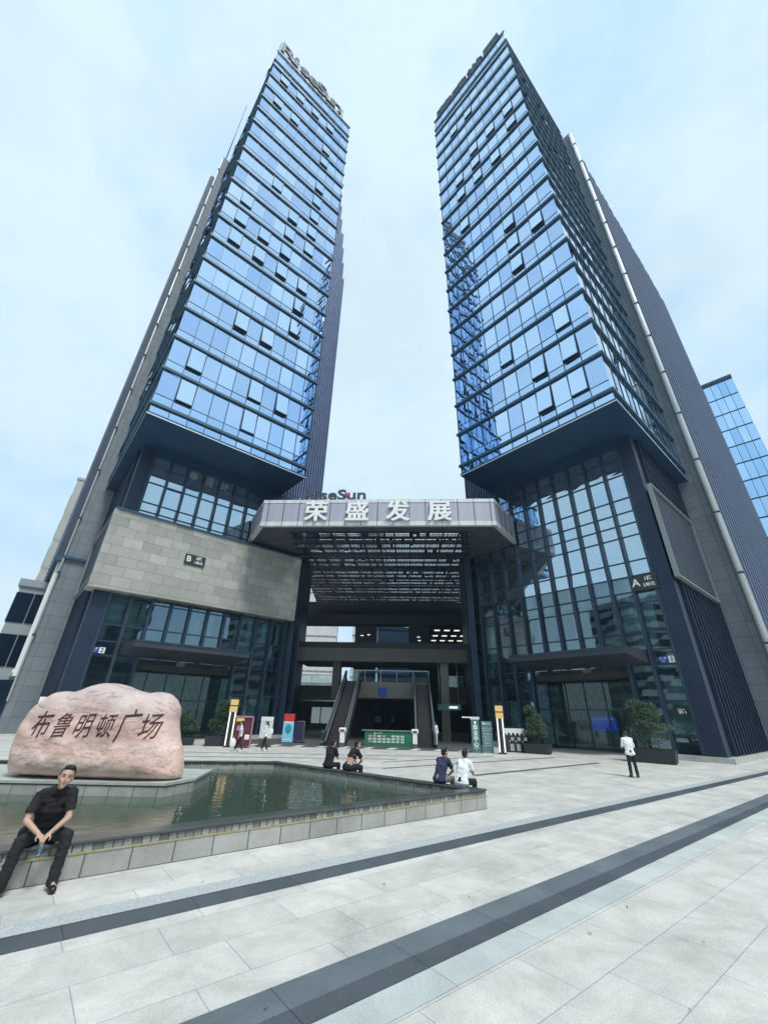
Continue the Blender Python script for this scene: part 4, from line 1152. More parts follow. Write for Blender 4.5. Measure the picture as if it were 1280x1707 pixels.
for i in range(len(poly)):
    j = (i + 1) % len(poly)
    a, b_, c, d = poly[i], poly[j], wi[j], wi[i]
    m1 = MB(); m1.prism([(p.x, p.y) for p in (a, b_, c, d)], 0.0, 0.275)
    # object-space bricks need the wall's own axes
    def seg_obj(name, z0, z1, matl, ins=0.0):
        dv = (b_ - a); L_ = dv.length; ang = math.atan2(dv.y, dv.x)
        rot = Matrix.Rotation(-ang, 3, 'Z')
        pp_ = [rot @ (p - a) for p in (a, b_, c, d)]
        pp_[0].y += ins; pp_[1].y += ins
        q_ = MB(); q_.prism([(p.x, p.y) for p in pp_], z0, z1)
        return q_.build(name, matl, pool, (a.x, a.y, 0), (0, 0, ang))
    w1 = seg_obj('wall', 0, 0.285, 'wall_stone')
    seg_obj('moss_line', 0.285, 0.305, 'wall_moss', -0.012)
    seg_obj('tile_course', 0.305, 0.405, 'wall_tile', 0.02)
    q_ = MB(); a2, b2, c2, d2 = cop_o[i], cop_o[j], inner[j], inner[i]
    q_.prism([(p.x, p.y) for p in (a2, b2, c2, d2)], 0.405, ZC)
    bevel(q_.build('coping', 'coping_stone', pool), .008)
q = MB(); q.prism([(p.x, p.y) for p in wi], ZW - 0.05, ZW); struct(q.build('pool_water', 'pool_water'))
# pump nozzles
for (x_, y_, ln) in ((-6.1, 9.2, 'beside the seated man'), (-4.2, 10.6, 'in front of the right end of the boulder'), (-3.4, 14.6, 'in the middle of the green water'), (-1.9, 14.3, 'below the bare-backed man'), (-1.0, 15.3, 'closest to the far coping, below the seated pair'), (-.6, 13.0, 'nearest the pool tip'), (-5.2, 15.2, 'right behind the boulder platform'), (-2.8, 12.2, 'in the near half of the pool')):
    q = MB(); q.tube((x_, y_, ZW - .02), (x_, y_, ZW + .13), .02, .012, 6); q.tube((x_ - .06, y_, ZW + .01), (x_ + .06, y_, ZW + .01), .012, n=5)
    o = q.build('fountain_nozzle', 'trim_dim'); tag(o, 'thin metal fountain nozzle ' + ln, 'nozzle', 'nozzles in the pool')
# ------------------------------------------------------------------ dais and boulder
dz = 0.5
dp = [(-14.5, 12.1), (-9.6, 12.3), (-5.42, 12.40), (-5.05, 13.3), (-5.3, 15.3), (-14.5, 15.2)]
q = MB(); q.prism(dp, ZW - .1, dz - .06)
dais = thing('boulder_dais', 'low grey stone platform in the pool carrying the boulder', 'plinth')
q.build('platform', 'wall_stone', dais)
q = MB(); q.prism([(x_ + (0.03 if x_ > -6 else -.03), y_ - (.03 if y_ < 13 else -.03)) for x_, y_ in dp], dz - .06, dz); q.build('slab', 'dais_stone', dais)
# boulder: outline measured in metres (x along its front, z up)
OUTPX = [(75, 715), (78, 650), (108, 540), (168, 400), (235, 300), (300, 245), (370, 205), (430, 198), (480, 205), (535, 190), (600, 162), (660, 148), (740, 150), (800, 163), (870, 193), (950, 211), (1010, 202), (1068, 212), (1108, 250), (1130, 310), (1116, 380), (1117, 440), (1121, 520), (1140, 570), (1144, 650), (1137, 745), (1030, 757), (700, 745), (400, 730)]
BL = []
for zx, zy in OUTPX:
    ix, iy = zx * .2656, 1100 + zy * .2656
    d = fw + rt * ((ix - 640) / 673.5) - up * ((iy - 853.5) / 673.5)
    yp_ = 13.05
    t0 = yp_ / d.y
    BL.append((d.x * t0, 2.2 + d.z * t0))
bot = dz - 0.02
BL = [(x_, max(z_, bot)) for x_, z_ in BL]
bx0 = sum(p[0] for p in BL) / len(BL); CXR, CZR = -7.75, 1.35
def outline_r(th):
    best = 0.2
    n_ = len(BL); dx, dz_ = math.cos(th), math.sin(th)
    for i in range(n_):
        x1, z1 = BL[i][0] - CXR, BL[i][1] - CZR; x2, z2 = BL[(i + 1) % n_][0] - CXR, BL[(i + 1) % n_][1] - CZR
        ex, ez = x2 - x1, z2 - z1; den = dx * ez - dz_ * ex
        if abs(den) < 1e-9: continue
        t_ = (x1 * ez - z1 * ex) / den; u_ = (x1 * dz_ - z1 * dx) / den
        if t_ > 0 and -1e-6 <= u_ <= 1 + 1e-6: best = max(best, t_)
    return best
NT = 220; RR = [outline_r(2 * math.pi * k / NT) for k in range(NT)]
RR = [(RR[k - 1] + 2 * RR[k] + RR[(k + 1) % NT]) / 4 for k in range(NT)]
def half_th(x_, z_):
    dx, dz_ = x_ - CXR, z_ - CZR
    th = math.atan2(dz_, dx) % (2 * math.pi); f = th / (2 * math.pi) * NT; k = int(f) % NT; fr = f - int(f)
    r_ = RR[k] * (1 - fr) + RR[(k + 1) % NT] * fr
    rho = min(1, math.hypot(dx, dz_) / r_)
    T = 0.72
    return T * math.sqrt(max(0, 1 - rho ** 5))
def rock_noise(p): 
    return noise.noise(p * 0.9) * .10 + noise.noise(p * 2.7) * .035 + noise.noise(p * 7) * .012
def front_y(x_, z_):
    h = half_th(x_, z_)
    return 13.05 - h + rock_noise(Vector((x_, 0, z_))) * min(1, h * 2)
q = MB(); NRR = 46
rings = {}
for side in (-1, 1):
    for a in range(NRR + 1):
        rho = math.sin(a / NRR * math.pi / 2)
        for k in range(NT):
            th = 2 * math.pi * k / NT
            x_, z_ = CXR + rho * RR[k] * math.cos(th), CZR + rho * RR[k] * math.sin(th)
            if side == -1: y_ = front_y(x_, z_)
            else:
                h = 0.72 * math.sqrt(max(0, 1 - rho ** 5)); y_ = 13.05 + h * 1.1 + rock_noise(Vector((x_, 9, z_))) * min(1, h * 2)
            if a == NRR and side == 1: rings[(side, a, k)] = rings[(-1, a, k)]
            else: rings[(side, a, k)] = q.pt((x_ - CXR, y_ - 13.05, z_))
for side in (-1, 1):
    for a in range(NRR):
        for k in range(NT):
            j = (k + 1) % NT
            f = [rings[(side, a, k)], rings[(side, a, j)], rings[(side, a + 1, j)], rings[(side, a + 1, k)]]
            if a == 0: f = [f[0], f[2], f[3]]
            q.face(f if side == -1 else f[::-1], 0, 0.5, True)
rock = q.build('boulder', 'boulder_stone', None, (CXR, 13.05, 0))
tag(rock, 'large pink and grey boulder carved with dark red Chinese calligraphy', 'boulder')
# calligraphy, carved and painted
chs = [('布', 82, 1208, 44, -3), ('鲁', 107, 1213, 42, 0), ('明', 147, 1212, 40, 0), ('顿', 182, 1215, 38, 0), ('广', 216, 1214, 44, 3), ('场', 255, 1215, 44, 4)]
chs = [('布', 66), ('鲁', 103), ('明', 140), ('顿', 175), ('广', 211), ('场', 247)]
yc = 1213
def px_on_rock(ix, iy):
    d = fw + rt * ((ix - 640) / 673.5) - up * ((iy - 853.5) / 673.5); t0 = 12.4 / d.y
    return d.x * t0, 2.2 + d.z * t0
for n_, (ch, ix) in enumerate(chs):
    cx, cz = px_on_rock(ix, yc + (n_ - 2.5) * .6)
    me = text_mesh(ch, (0.62, .56, .56, .54, .64, .6)[n_], 0.02, -0.002, 0.30 + .05 * math.sin(n_ * 2.1))
    bm = bmesh.new(); bm.from_mesh(me)
    bmesh.ops.subdivide_edges(bm, edges=bm.edges[:], cuts=1)
    ca = math.cos(R(4)); sa = math.sin(R(4))
    for v in bm.verts:
        c = v.co.copy(); x_ = cx + (c.x * ca - c.y * sa) * .9; z_ = cz + (c.x * sa + c.y * ca) * (1.12 if ch != '广' else 1.3)
        v.co = Vector((x_ - CXR, front_y(x_, z_) - 13.05 - 0.006 - (.008 if c.z > 0 else 0), z_))
    bm.to_mesh(me); bm.free(); me.materials.clear(); me.materials.append(MATS['carved_red'])
    link('inscription', me, rock)
# ------------------------------------------------------------------ people
def hand(mb_, wrist, dirv, side, curl=.5, up_=Vector((0, 0, 1)), s=1.0):
    """palm, four bent fingers and a thumb; dirv = pointing direction, up_ = back of the hand"""
    d = Vector(dirv).normalized(); sd_ = d.cross(Vector(up_)).normalized() * side; n_ = sd_.cross(d).normalized() * side
    w = Vector(wrist); pc = w + d * .085 * s
    for o_ in (-.028, -.01, .01, .028):
        mb_.cap(w + d * .01 + sd_ * o_ * .6 * s, w + d * .088 * s + sd_ * o_ * s, .014 * s, .012 * s, 6)
    for o_, ln in ((-.031, .062), (-.011, .074), (.010, .078), (.030, .070)):
        a = w + d * .088 * s + sd_ * o_ * s
        b1 = a + (d * math.cos(curl * .8) - n_ * math.sin(curl * .8)) * ln * .5 * s
        b2 = b1 + (d * math.cos(curl * 2) - n_ * math.sin(curl * 2)) * ln * .5 * s
        mb_.cap(a, b1, .0095 * s, .009 * s, 6); mb_.cap(b1, b2, .009 * s, .0075 * s, 6)
    t0_ = w + d * .03 * s + sd_ * .03 * s
    t1_ = t0_ + (d * .5 + sd_ * .8 - n_ * .3).normalized() * .035 * s; t2_ = t1_ + (d * .9 + sd_ * .2 - n_ * .4).normalized() * .032 * s
    mb_.cap(t0_, t1_, .012 * s, .010 * s, 6); mb_.cap(t1_, t2_, .010 * s, .008 * s, 6)
def person(label, loc, rz, J, shirt='black_cloth', trous='dark_trouser', shoe='shoe_black', hair='hair', long_hair=False, sleeve='short', vox=.013, cat='person', group=None, s=1.0, look=(0, 0), cap=None, build=1.0, bare_back=False, legs='long'):
    root = thing('person', label, 'person', loc, rz, group)
    root.scale = (s, s, s)
    V = {k: Vector(v) for k, v in J.items() if isinstance(v, tuple)}
    pel, che, nek, hd = V['pel'], V['che'], V['nek'], V['hd']
    bd = MB(); B_ = build
    # trunk
    def trunk(m_, g):
        for (p, q_, r0, r1) in ((pel, (pel + che) / 2, .125, .12), ((pel + che) / 2, che, .12, .135)):
            for o_ in (-.055, 0, .055):
                off = (V['shR'] - V['shL']).normalized() * o_ * B_
                m_.cap(p + off, q_ + off, r0 * .82 * B_ + g, r1 * .82 * B_ + g, 10)
        for k in ('shR', 'shL'):
            m_.cap(che, V[k] * .85 + nek * .15, .10 * B_ + g, .065 * B_ + g, 10)
            m_.cap(V[k], nek, .058 * B_ + g, .05 * B_ + g, 8)
        m_.cap(V['hiR'], V['hiL'], .105 * B_ + g, None, 10)
    trunk(bd, 0)
    bd.cap(nek, hd - Vector((0, 0, .03)), .052, .05, 10)
    for sgn, S_, E_, H_ in ((1, 'shR', 'elR', 'haR'), (-1, 'shL', 'elL', 'haL')):
        bd.cap(V[S_], V[E_], .048 * B_, .038 * B_, 10); bd.cap(V[E_], V[H_], .040 * B_, .026 * B_, 10)
        dv = (V[H_] - V[E_]).normalized()
        hand(bd, V[H_], V.get('hd' + S_[2], dv) if ('hd' + S_[2]) in V else dv, sgn, J.get('curl', .45), V.get('hn' + S_[2], Vector((0, .3, 1))) if abs(dv.z) < .9 else Vector((sgn, 0, 0)))
    for H_, K_, A_, T_ in (('hiR', 'knR', 'anR', 'toR'), ('hiL', 'knL', 'anL', 'toL')):
        bd.cap(V[H_], V[K_], .078 * B_, .052 * B_, 10); bd.cap(V[K_], V[A_], .052 * B_, .036 * B_, 10)
        bd.cap(V[A_], V[T_], .034, .028, 8)
    # head
    yaw, tilt = look
    Rm = Matrix.Rotation(yaw, 3, 'Z') @ Matrix.Rotation(tilt, 3, 'Y') @ Matrix.Rotation(J.get('nod', 0), 3, 'X')
    HS = J.get('hs', 1.1)
    Rm = Rm * HS
    def H(x_, y_, z_): return hd + Rm @ Vector((x_, y_, z_))
    bd.ball(H(0, -.008, .025), (.074, .092, .088), 16, rot=Rm); bd.ball(H(0, .015, -.035), (.060, .070, .070), 14, rot=Rm)
    bd.ball(H(0, .052, -.088), (.028, .026, .024), 10, rot=Rm)
    bd.cap(H(0, .078, .012), H(0, .100, -.024), .008, .013, 8)
    for sg in (-1, 1):
        bd.ball(H(sg * .074, -.005, -.01), (.010, .018, .030), 8, rot=Rm)
        bd.ball(H(sg * .038, .060, -.03), (.022, .022, .020), 8, rot=Rm)
        bd.ball(H(sg * .03, .072, .034), (.026, .012, .010), 8, rot=Rm)
    remeshed(bd, 'body', 'skin', vox, root, 2)
    for sg in (-1, 1):
        e_ = MB(); e_.ball(H(sg * .030, .083, .010), (.010, .005, .0045), 8, rot=Rm); e_.build('eye', 'eye_dark', root)
        e_ = MB(); e_.cap(H(sg * .015, .091, .030), H(sg * .048, .082, .033), .0045, .003, 6); e_.build('eyebrow', 'hair', root)
    e_ = MB(); e_.ball(H(0, .084, -.058), (.022, .008, .007), 8, rot=Rm); e_.build('mouth', 'lip', root)
    if cap is None or long_hair:
        hr = MB(); hr.ball(H(0, -.030, .052), (.080, .088, .080), 14, rot=Rm); hr.ball(H(0, -.055, -.01), (.074, .062, .07), 12, rot=Rm)
        hr.ball(H(0, .030, .102), (.064, .050, .032), 12, rot=Rm); hr.ball(H(-.02, .055, .106), (.040, .028, .020), 10, rot=Rm); hr.ball(H(.035, .045, .10), (.03, .03, .02), 8, rot=Rm)
        for sg in (-1, 1): hr.ball(H(sg * .070, -.004, .035), (.011, .028, .036), 8, rot=Rm)
        if long_hair: hr.cap(H(0, -.085, .0), H(0, -.10, -.22), .055, .03, 8)
        remeshed(hr, 'hair', hair, max(.007, vox * .8), root, 1)
    if cap:
        cp = MB(); cp.ball(H(0, -.01, .055), (.088, .102, .07), 14, rot=Rm); cp.ball(H(0, .09, .05), (.06, .07, .012), 10, rot=Rm); remeshed(cp, 'cap', cap, .009, root, 1)
    # clothes
    sh = MB(); g = .016
    if bare_back:
        for k in ('shR', 'shL'):
            sh.cap(che + Vector((0, 0, .06)), V[k] * .85 + nek * .15, .105 * B_ + g, .065 * B_ + g, 10); sh.cap(V[k], nek, .058 * B_ + g, .05 * B_ + g, 8)
        for o_ in (-.06, 0, .06):
            off = (V['shR'] - V['shL']).normalized() * o_; sh.cap(che + off - (che - pel) * .12, che + off, .118 * B_, None, 10)
    else:
        trunk(sh, g)
    for sgn, S_, E_, H_ in ((1, 'shR', 'elR', 'haR'), (-1, 'shL', 'elL', 'haL')):
        if sleeve == 'short':
            mid = V[S_] + (V[E_] - V[S_]) * .72; sh.tube(V[S_], mid, .066 * B_, .066 * B_, 12); sh.ball(V[S_], .066 * B_, 12)
        else:
            sh.cap(V[S_], V[E_], .064 * B_, .05 * B_, 10); sh.tube(V[E_], V[E_] + (V[H_] - V[E_]) * .92, .052 * B_, .042 * B_, 10)
    remeshed(sh, 'shirt', shirt, max(vox, .008), root, 3, wr=.012)
    tr = MB(); g = .018
    tr.cap(V['hiR'], V['hiL'], .112 * B_ + .004, None, 10); tr.cap(pel, pel + (che - pel) * .15, .125 * B_, None, 10)
    for H_, K_, A_ in (('hiR', 'knR', 'anR'), ('hiL', 'knL', 'anL')):
        tr.cap(V[H_], V[K_], .090 * B_ + .006, .068 * B_, 12)
        if legs == 'long': tr.tube(V[K_], V[A_] - (V[K_] - V[A_]) * .10, .070 * B_, .064 * B_, 12)
    remeshed(tr, 'trousers' if legs == 'long' else 'shorts', trous, max(vox, .008), root, 3, wr=.011)
    for A_, T_ in (('anR', 'toR'), ('anL', 'toL')):
        so = MB(); a, b_ = V[A_], V[T_]; dv = (b_ - a); dv.z = 0; dv.normalize()
        heel = Vector((a.x, a.y, a.z - .045)) - dv * .035; toe = Vector((b_.x, b_.y, b_.z - .005))
        so.cap(heel, toe, .048, .046, 10); so.cap(a + Vector((0, 0, .05)), heel + Vector((0, 0, .02)), .047, .050, 10); so.cap(a, (heel + toe) / 2 + Vector((0, 0, .015)), .045, .044, 10); so.ball(toe - dv * .02, (.046, .046, .034), 10)
        so_o = remeshed(so, 'shoe', shoe, .009, root, 2)
        if vox < .01:
            st = MB()
            for t_ in (.35, .5, .65):
                p_ = heel + (toe - heel) * t_ + Vector((0, 0, .040)); sdv = Vector((-dv.y, dv.x, 0)); st.cap(p_ - sdv * .03 - Vector((0, 0, .012)), p_ + sdv * .03 + dv * .03 - Vector((0, 0, .012)), .006, None, 6)
            st.build('shoe_stripe', 'white_plastic', so_o)
    return root
# foreground man sitting on the coping
JM = dict(pel=(0, -.02, .57), che=(-.01, .14, .90), nek=(-.015, .22, 1.10), hd=(-.05, .29, 1.265), 
          shR=(.185, .19, 1.045), shL=(-.20, .21, 1.04), elR=(.255, .30, .775), elL=(-.225, .33, .775), haR=(.075, .49, .645), haL=(-.055, .50, .645), hs=1.2,
          hiR=(.09, .0, .545), hiL=(-.09, .0, .545), knR=(.25, .42, .565), knL=(-.27, .43, .585), anR=(.30, .42, .10), anL=(-.25, .46, .10), toR=(.33, .57, .045), toL=(-.27, .62, .045), curl=.75)
JM['nod'] = .08
f_ = Vector((.585, -.81))
RZM = math.atan2(f_.y, f_.x) - math.pi / 2
mp_ = (-4.80, 7.34, 0)
man = person('man in black seated on the near pool edge holding a clear bottle', mp_, RZM, JM, vox=.0065, look=(R(-3), R(-9)), build=1.08)
Rmm = Matrix.Rotation(RZM, 3, 'Z')
q = MB(); q.tube((.0, .52, .40), (.0, .53, .56), .030, .030, 12); q.tube((.0, .53, .56), (.0, .535, .61), .030, .013, 12); q.tube((.0, .535, .61), (.0, .54, .635), .015, .015, 10)
o = q.build('water_bottle', 'rail_glass', None, mp_, (0, 0, RZM)); tag(o, 'clear plastic bottle hanging from the seated man\'s hands', 'bottle')
q = MB(); c_ = Vector(JM['haL']) * .93 + Vector(JM['elL']) * .07; dv = (Vector(JM['haL']) - Vector(JM['elL'])).normalized(); q.tube(c_ - dv * .012, c_ + dv * .012, .033, .033, 14); q.build('watch', 'steel', man)
q = MB(); q.ball((0, 0, 0), (.07, .10, .09), 10); o = q.build('pack', 'black_cloth', None)
w_ = Rmm @ Vector((.22, -.14, 0)); o.location = (mp_[0] + w_.x, mp_[1] + w_.y, .56); o.name = 'shoulder_bag'; tag(o, 'small black bag on the coping behind the seated man', 'bag')
def stand(hx=0, arm='phone', step=0.0, lean=0.0):
    J = dict(pel=(0, 0, .93), che=(0, .0 + lean * .5, 1.28), nek=(0, lean, 1.47), hd=(0, lean + .03, 1.62), shR=(.18, lean, 1.41), shL=(-.18, lean, 1.41),
             hiR=(.09, 0, .90), hiL=(-.09, 0, .90), knR=(.11, .02 + step * .5, .49), knL=(-.11, .02 - step * .2, .49), anR=(.13, step, .09 + (0 if step <= 0 else .0)), anL=(-.13, -step, .09 + abs(step) * .12), toR=(.15, step + .14, .04), toL=(-.15, -step + .13, .04 + abs(step) * .02))
    if arm == 'phone': J.update(elR=(.24, .10, 1.14), haR=(.08, .30, 1.22), elL=(-.24, .10, 1.14), haL=(-.07, .31, 1.20))
    elif arm == 'down': J.update(elR=(.23, -.03, 1.13), haR=(.24, .05, .88), elL=(-.23, -.03, 1.13), haL=(-.24, .06, .88))
    elif arm == 'bag': J.update(elR=(.23, -.05, 1.14), haR=(.22, .08, .92), elL=(-.24, .05, 1.16), haL=(-.20, .26, 1.05))
    return J
def sit(seat=.445, lean=.22, knee=.42, hunch=0.0, arms='knees', spread=.12):
    z = seat
    J = dict(pel=(0, 0, z + .11), che=(0, lean * .55, z + .42), nek=(0, lean, z + .60), hd=(0, lean + .06, z + .76 - hunch), shR=(.18, lean * .85, z + .56), shL=(-.18, lean * .85, z + .56),
             hiR=(.09, 0, z + .10), hiL=(-.09, 0, z + .10), knR=(spread + .05, knee, z + .10), knL=(-spread - .05, knee, z + .10), anR=(spread + .03, knee - .02, .09), anL=(-spread - .03, knee - .02, .09), toR=(spread + .05, knee + .12, .04), toL=(-spread - .05, knee + .12, .04))
    if arms == 'knees': J.update(elR=(.24, lean + .10, z + .31), haR=(.10, knee - .02, z + .22), elL=(-.24, lean + .10, z + .31), haL=(-.08, knee - .02, z + .22))
    else: J.update(elR=(.23, lean + .05, z + .30), haR=(.05, lean + .24, z + .34), elL=(-.23, lean + .05, z + .30), haL=(-.06, lean + .24, z + .32))
    return J
def face_to(dx, dy): return math.atan2(dy, dx) - math.pi / 2
# standing man on the right, back to the camera, looking at a phone
person('man in white shirt and dark trousers standing on the plaza with his head bowed', (11.0, 20.4, 0), face_to(.15, 1), stand(lean=.05) | {'nod': -.4}, 'white_cloth', 'dark_trouser', 'shoe_sole', sleeve='long', s=1.0, look=(0, 0))
# walkers
person('woman in white top walking with white bags left of the light column', (-8.42, 28.3, 0), face_to(-1, -.15), stand(arm='down', step=.24), 'white_cloth', 'dark_trouser', 'white_plastic', sleeve='short', long_hair=True, s=.93, build=.88)
q = MB(); q.ball((0, 0, .42), (.20, .10, .27), 10); q.tube((0, 0, .6), (0, 0, .82), .02, n=6); o = remeshed(q, 'carrier_bag', 'white_cloth', .02, None, 2, (-8.78, 28.1, 0.02)); tag(o, 'bulging white carrier bag in the hand of the walking woman on the left', 'bag')
q = MB(); q.box(-.14, .14, -.06, .06, .62, .88); o = bevel(q.build('handbag', 'white_cloth', None, (-8.05, 28.35, 0)), .03); tag(o, 'white handbag swinging behind the walking woman on the left', 'bag')
person('woman in white shirt and dark trousers walking towards the booth with a phone', (-6.98, 28.7, 0), face_to(-1, -.2), stand(arm='bag', step=.18), 'white_cloth', 'dark_trouser', 'white_plastic', sleeve='long', long_hair=True, s=.93, build=.9)
q = MB(); q.box(-.13, .13, -.05, .05, .95, 1.22); o = bevel(q.build('handbag', 'white_cloth', None, (-6.68, 28.6, 0)), .02); tag(o, 'white shoulder bag behind the woman walking with a phone', 'bag')
# guard by the right escalator
person('guard in white shirt and blue cap standing right of the right escalator', (4.62, 37.6, 0), face_to(.2, -1), stand(arm='down'), 'white_cloth', 'white_cloth', 'shoe_black', sleeve='long', cap='blue_cap', s=.98)
# person behind the boulder and another at the far left
person('dark-haired person in black behind the left end of the boulder', (-16.35, 22.6, 0), face_to(-.6, -1), stand(arm='phone', lean=.05), 'black_cloth', 'dark_trouser', long_hair=True, s=1.0)
# seated pairs on the far coping: local outward normal of the edge TIP->FB
e_dir = (FB - TIP).normalized(); e_n = Vector((-e_dir.y, e_dir.x, 0)) * -1
def on_edge(d_, ins=.14): p = TIP + e_dir * d_ - e_n * ins; return p
if e_n.dot(Vector((1, 1, 0))) < 0: e_n = -e_n
def seat_pt(ix, iy, z=.5):
    d = fw + rt * ((ix - 640) / 673.5) - up * ((iy - 853.5) / 673.5)
    t0 = (z - 2.2) / d.z; return Vector((d.x * t0, d.y * t0, 0))
fo_ = e_n
def snap(ix):   # point on the far edge seen at column ix
    best = None
    for k in range(0, 300):
        p = TIP + e_dir * (k * .03) - e_n * .12
        v = p - Vector((0, 0, 0)); cc = Vector((v.x, v.y, .45 - 2.2)); sx_ = 640 + 673.5 * cc.dot(rt) / cc.dot(fw)
        if best is None or abs(sx_ - ix) < best[0]: best = (abs(sx_ - ix), p)
    return best[1]
p = snap(546); person('man in black shirt seated on the far coping, left of the bare-backed man', (p.x, p.y, 0), face_to(fo_.x - .2, fo_.y), sit(lean=.2, arms='mid'), 'black_cloth', 'black_cloth', sleeve='short', look=(-.3, 0))
p = snap(578); person('man with his black shirt rolled up over a bare back, seated on the far coping', (p.x, p.y, 0), face_to(fo_.x + .35, fo_.y), sit(lean=.34, knee=.45), 'black_cloth', 'black_cloth', sleeve='short', bare_back=True, build=1.12, look=(-.35, 0))
p = snap(733); person('man in navy polo shirt and grey trousers seated near the pool tip', (p.x, p.y, 0), face_to(fo_.x + .1, fo_.y), sit(lean=.26, knee=.42), 'navy_cloth', 'grey_cloth', sleeve='short', build=1.06, look=(-.25, 0))
p = snap(769); person('man in white shirt and black trousers seated nearest the pool tip', (p.x, p.y, 0), face_to(fo_.x, fo_.y), sit(lean=.24, knee=.44, arms='mid'), 'white_cloth', 'black_cloth', sleeve='short', build=1.05, look=(.1, 0))
# ------------------------------------------------------------------ far and neighbouring buildings
def block(name, label, loc, rz, w, d, h, fh, glass, wall, group=None, bay=2.0, crown=True, strip_h=None, cat='building'):
    t_ = thing(name, label, cat, loc, rz, group)
    q_ = MB(); q_.box(-w / 2 + .1, w / 2 - .1, .1, d - .1, 0, h); q_.build('wall', wall, t_)
    n_ = max(1, int(h / fh)); sh_ = strip_h or fh * .72
    for k in range(n_):
        q_ = MB(); z0 = k * fh + (fh - sh_)
        for (xa, ya, xb, yb) in ((-w / 2, 0, w / 2, 0), (w / 2, 0, w / 2, d), (w / 2, d, -w / 2, d), (-w / 2, d, -w / 2, 0)):
            L_ = math.hypot(xb - xa, yb - ya); m2 = max(1, int(L_ / bay))
            for i in range(m2):
                f0, f1 = (i + .03) / m2, (i + .97) / m2; j_ = random.uniform(-.01, .01)
                q_.quad((xa + (xb - xa) * f0, ya + (yb - ya) * f0 + j_, z0), (xa + (xb - xa) * f1, ya + (yb - ya) * f1, z0), (xa + (xb - xa) * f1, ya + (yb - ya) * f1 + j_, z0 + sh_), (xa + (xb - xa) * f0, ya + (yb - ya) * f0, z0 + sh_))
        q_.build('window_band', glass, t_)
    if crown:
        q_ = MB(); q_.box(-w / 2 - .15, w / 2 + .15, -.15, d + .15, h, h + .8); q_.build('parapet', wall, t_)
    return t_
NB = 'office blocks around the plaza'
def far_at(ix, iy, D):
    d = fw + rt * ((ix - 640) / 673.5) - up * ((iy - 853.5) / 673.5); t0 = D / math.hypot(d.x, d.y); return (d.x * t0, d.y * t0, 2.2 + d.z * t0)
x_, y_, z_ = far_at(1218, 627, 130)
ca, sa = math.cos(R(-44)), math.sin(R(-44))
block('glass_tower', 'blue glass tower seen past the right edge of the right tower', (x_ - ca * 17, y_ - sa * 17, 0), R(-44), 34, 26, z_, 5.3, 'far_glass', 'dark_metal', None, 1.7, strip_h=4.9)
x_, y_, z_ = far_at(116, 790, 150)
block('slab_building', 'plain beige building rising behind the left tower', (x_ + 9.5, y_ + 9.5, 0), R(35), 22, 16, z_, 9.0, 'far_beige', 'far_beige', None, 6.0)
x_, y_, z_ = far_at(31, 976, 62)
block('corner_building', 'dark glass building at the left edge of the view', (x_ + 7.5, y_ + 5.2, 0), R(36), 18, 12, z_, 4.6, 'far_dark_glass', 'far_slab', None, 1.6)
x_, y_, z_ = far_at(4, 1075, 85)
block('low_building', 'low stone-faced building with dark windows at the far left', (x_ + 1.5, y_ - 2, 0), R(40), 14, 26, z_, 4.4, 'far_dark_glass', 'stone_pier', None, 1.4, strip_h=1.6)
block('white_tower', 'white tower glimpsed through the arcade opening', (-20, 122, 0), R(4), 14, 12, 60, 3.2, 'far_slab', 'far_white', None, 2.0, strip_h=.35)
block('round_tower', 'pale banded tower beside the white tower, seen through the arcade', (-4.5, 128, 0), R(-10), 9, 12, 58, 3.0, 'far_slab', 'far_white', None, 1.0, strip_h=.5)
block('glass_hall', 'blue glass building seen through the middle arcade opening', (7, 112, 0), R(14), 16, 12, 22.5, 3.8, 'far_glass', 'dark_metal', None, 1.4)
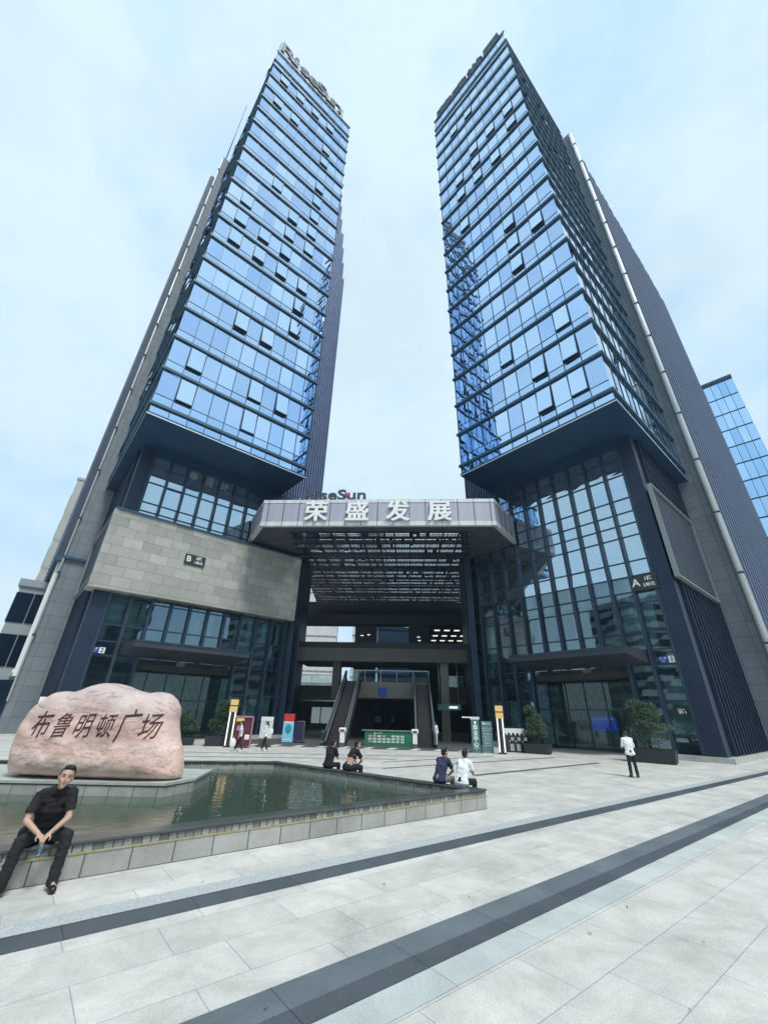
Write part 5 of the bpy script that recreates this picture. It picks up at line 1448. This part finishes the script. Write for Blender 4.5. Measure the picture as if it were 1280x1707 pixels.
for (a, b_, rz, w, d, h, gl, wl, lb) in ((-98, -62, 62, 30, 22, 62, 'far_dark_glass', 'far_slab', 'dark glass tower across the street to the left of the camera'),
        (-112, -22, 72, 30, 20, 38, 'far_dark_glass', 'far_beige', 'beige slab across the street to the left of the camera'),
        (-64, -96, 30, 34, 20, 44, 'far_dark_glass', 'far_white', 'white slab behind the camera on the left'),
        (-10, -118, 0, 44, 22, 34, 'far_dark_glass', 'far_beige', 'long beige block straight behind the camera'),
        (52, -84, -30, 16, 20, 74, 'far_dark_glass', 'far_slab', 'tall grey tower behind the camera on the right'),
        (86, -52, -55, 16, 20, 56, 'far_dark_glass', 'passage_slab', 'tall dark tower to the right of the camera'),
        (118, -8, -80, 30, 20, 40, 'far_dark_glass', 'far_beige', 'low beige block to the far right of the camera'),
        (-150, 40, 85, 40, 20, 52, 'far_dark_glass', 'far_slab', 'grey block far to the left of the plaza')):
    block('office_block', lb, (a, b_, 0), R(180 - rz) if False else R(rz + 180), w, d, h, 4.0, gl, wl, NB, 2.6, strip_h=2.2)


# small things lying on the paving
q = MB(); rg_ = random.Random(12)
for i in range(60):
    x_, y_ = rg_.uniform(-3, 12), rg_.uniform(3.5, 18)
    if x_ * .61 - y_ * .79 < -8: continue
    a_ = rg_.uniform(0, 3.1); l_ = rg_.uniform(.012, .035); w_ = l_ * .35
    ca, sa = math.cos(a_), math.sin(a_)
    q.quad(*[(x_ + u_ * ca - v_ * sa, y_ + u_ * sa + v_ * ca, .014 + .006 * abs(u_) / l_) for u_, v_ in ((-l_, 0), (0, -w_), (l_, 0), (0, w_))])
struct(q.build('fallen_leaves', 'bark'), 'stuff')
t_ = thing('hanging_sign', 'small blue square sign on the gallery band between the escalators', 'sign', (*CW(.25, 10.84), 4.15), CZ)
q = MB(); q.box(-.42, .42, 0, .06, -.42, .42); q.build('panel', 'plate_blue', t_)
t_ = thing('overhead_sign', 'grey-green overhead direction sign beside the arcade column', 'sign', (*CW(6.6, 9.6), 2.9), CZ)
q = MB(); q.box(-1.0, 1.2, 0, .1, -.25, .25); q.build('panel', 'green_slate', t_)
q = MB(); q.box(.1, .9, -.01, 0, -.1, .1); q.build('lit_text_field', 'screen_white', t_)
for dx_ in (-.8, 1.0): q = MB(); q.tube((dx_, .05, .25), (dx_, .05, 4.1), .025); q.build('hanger', 'steel', t_)

# ------------------------------------------------------------------ haze
m = bpy.data.materials.new('haze_air'); m.use_nodes = True; t = m.node_tree; t.nodes.clear(); MATS['haze_air'] = m
o_ = N(t, 'ShaderNodeOutputMaterial'); pv = N(t, 'ShaderNodeVolumePrincipled')
pv.inputs['Color'].default_value = (0.50, 0.75, 1.0, 1); pv.inputs['Density'].default_value = 0.0006; pv.inputs['Anisotropy'].default_value = 0.2
t.links.new(pv.outputs['Volume'], o_.inputs['Volume'])
q = MB(); q.box(-260, 260, -200, 260, -1.2, 150); hz = struct(q.build('haze', 'haze_air'), 'stuff')
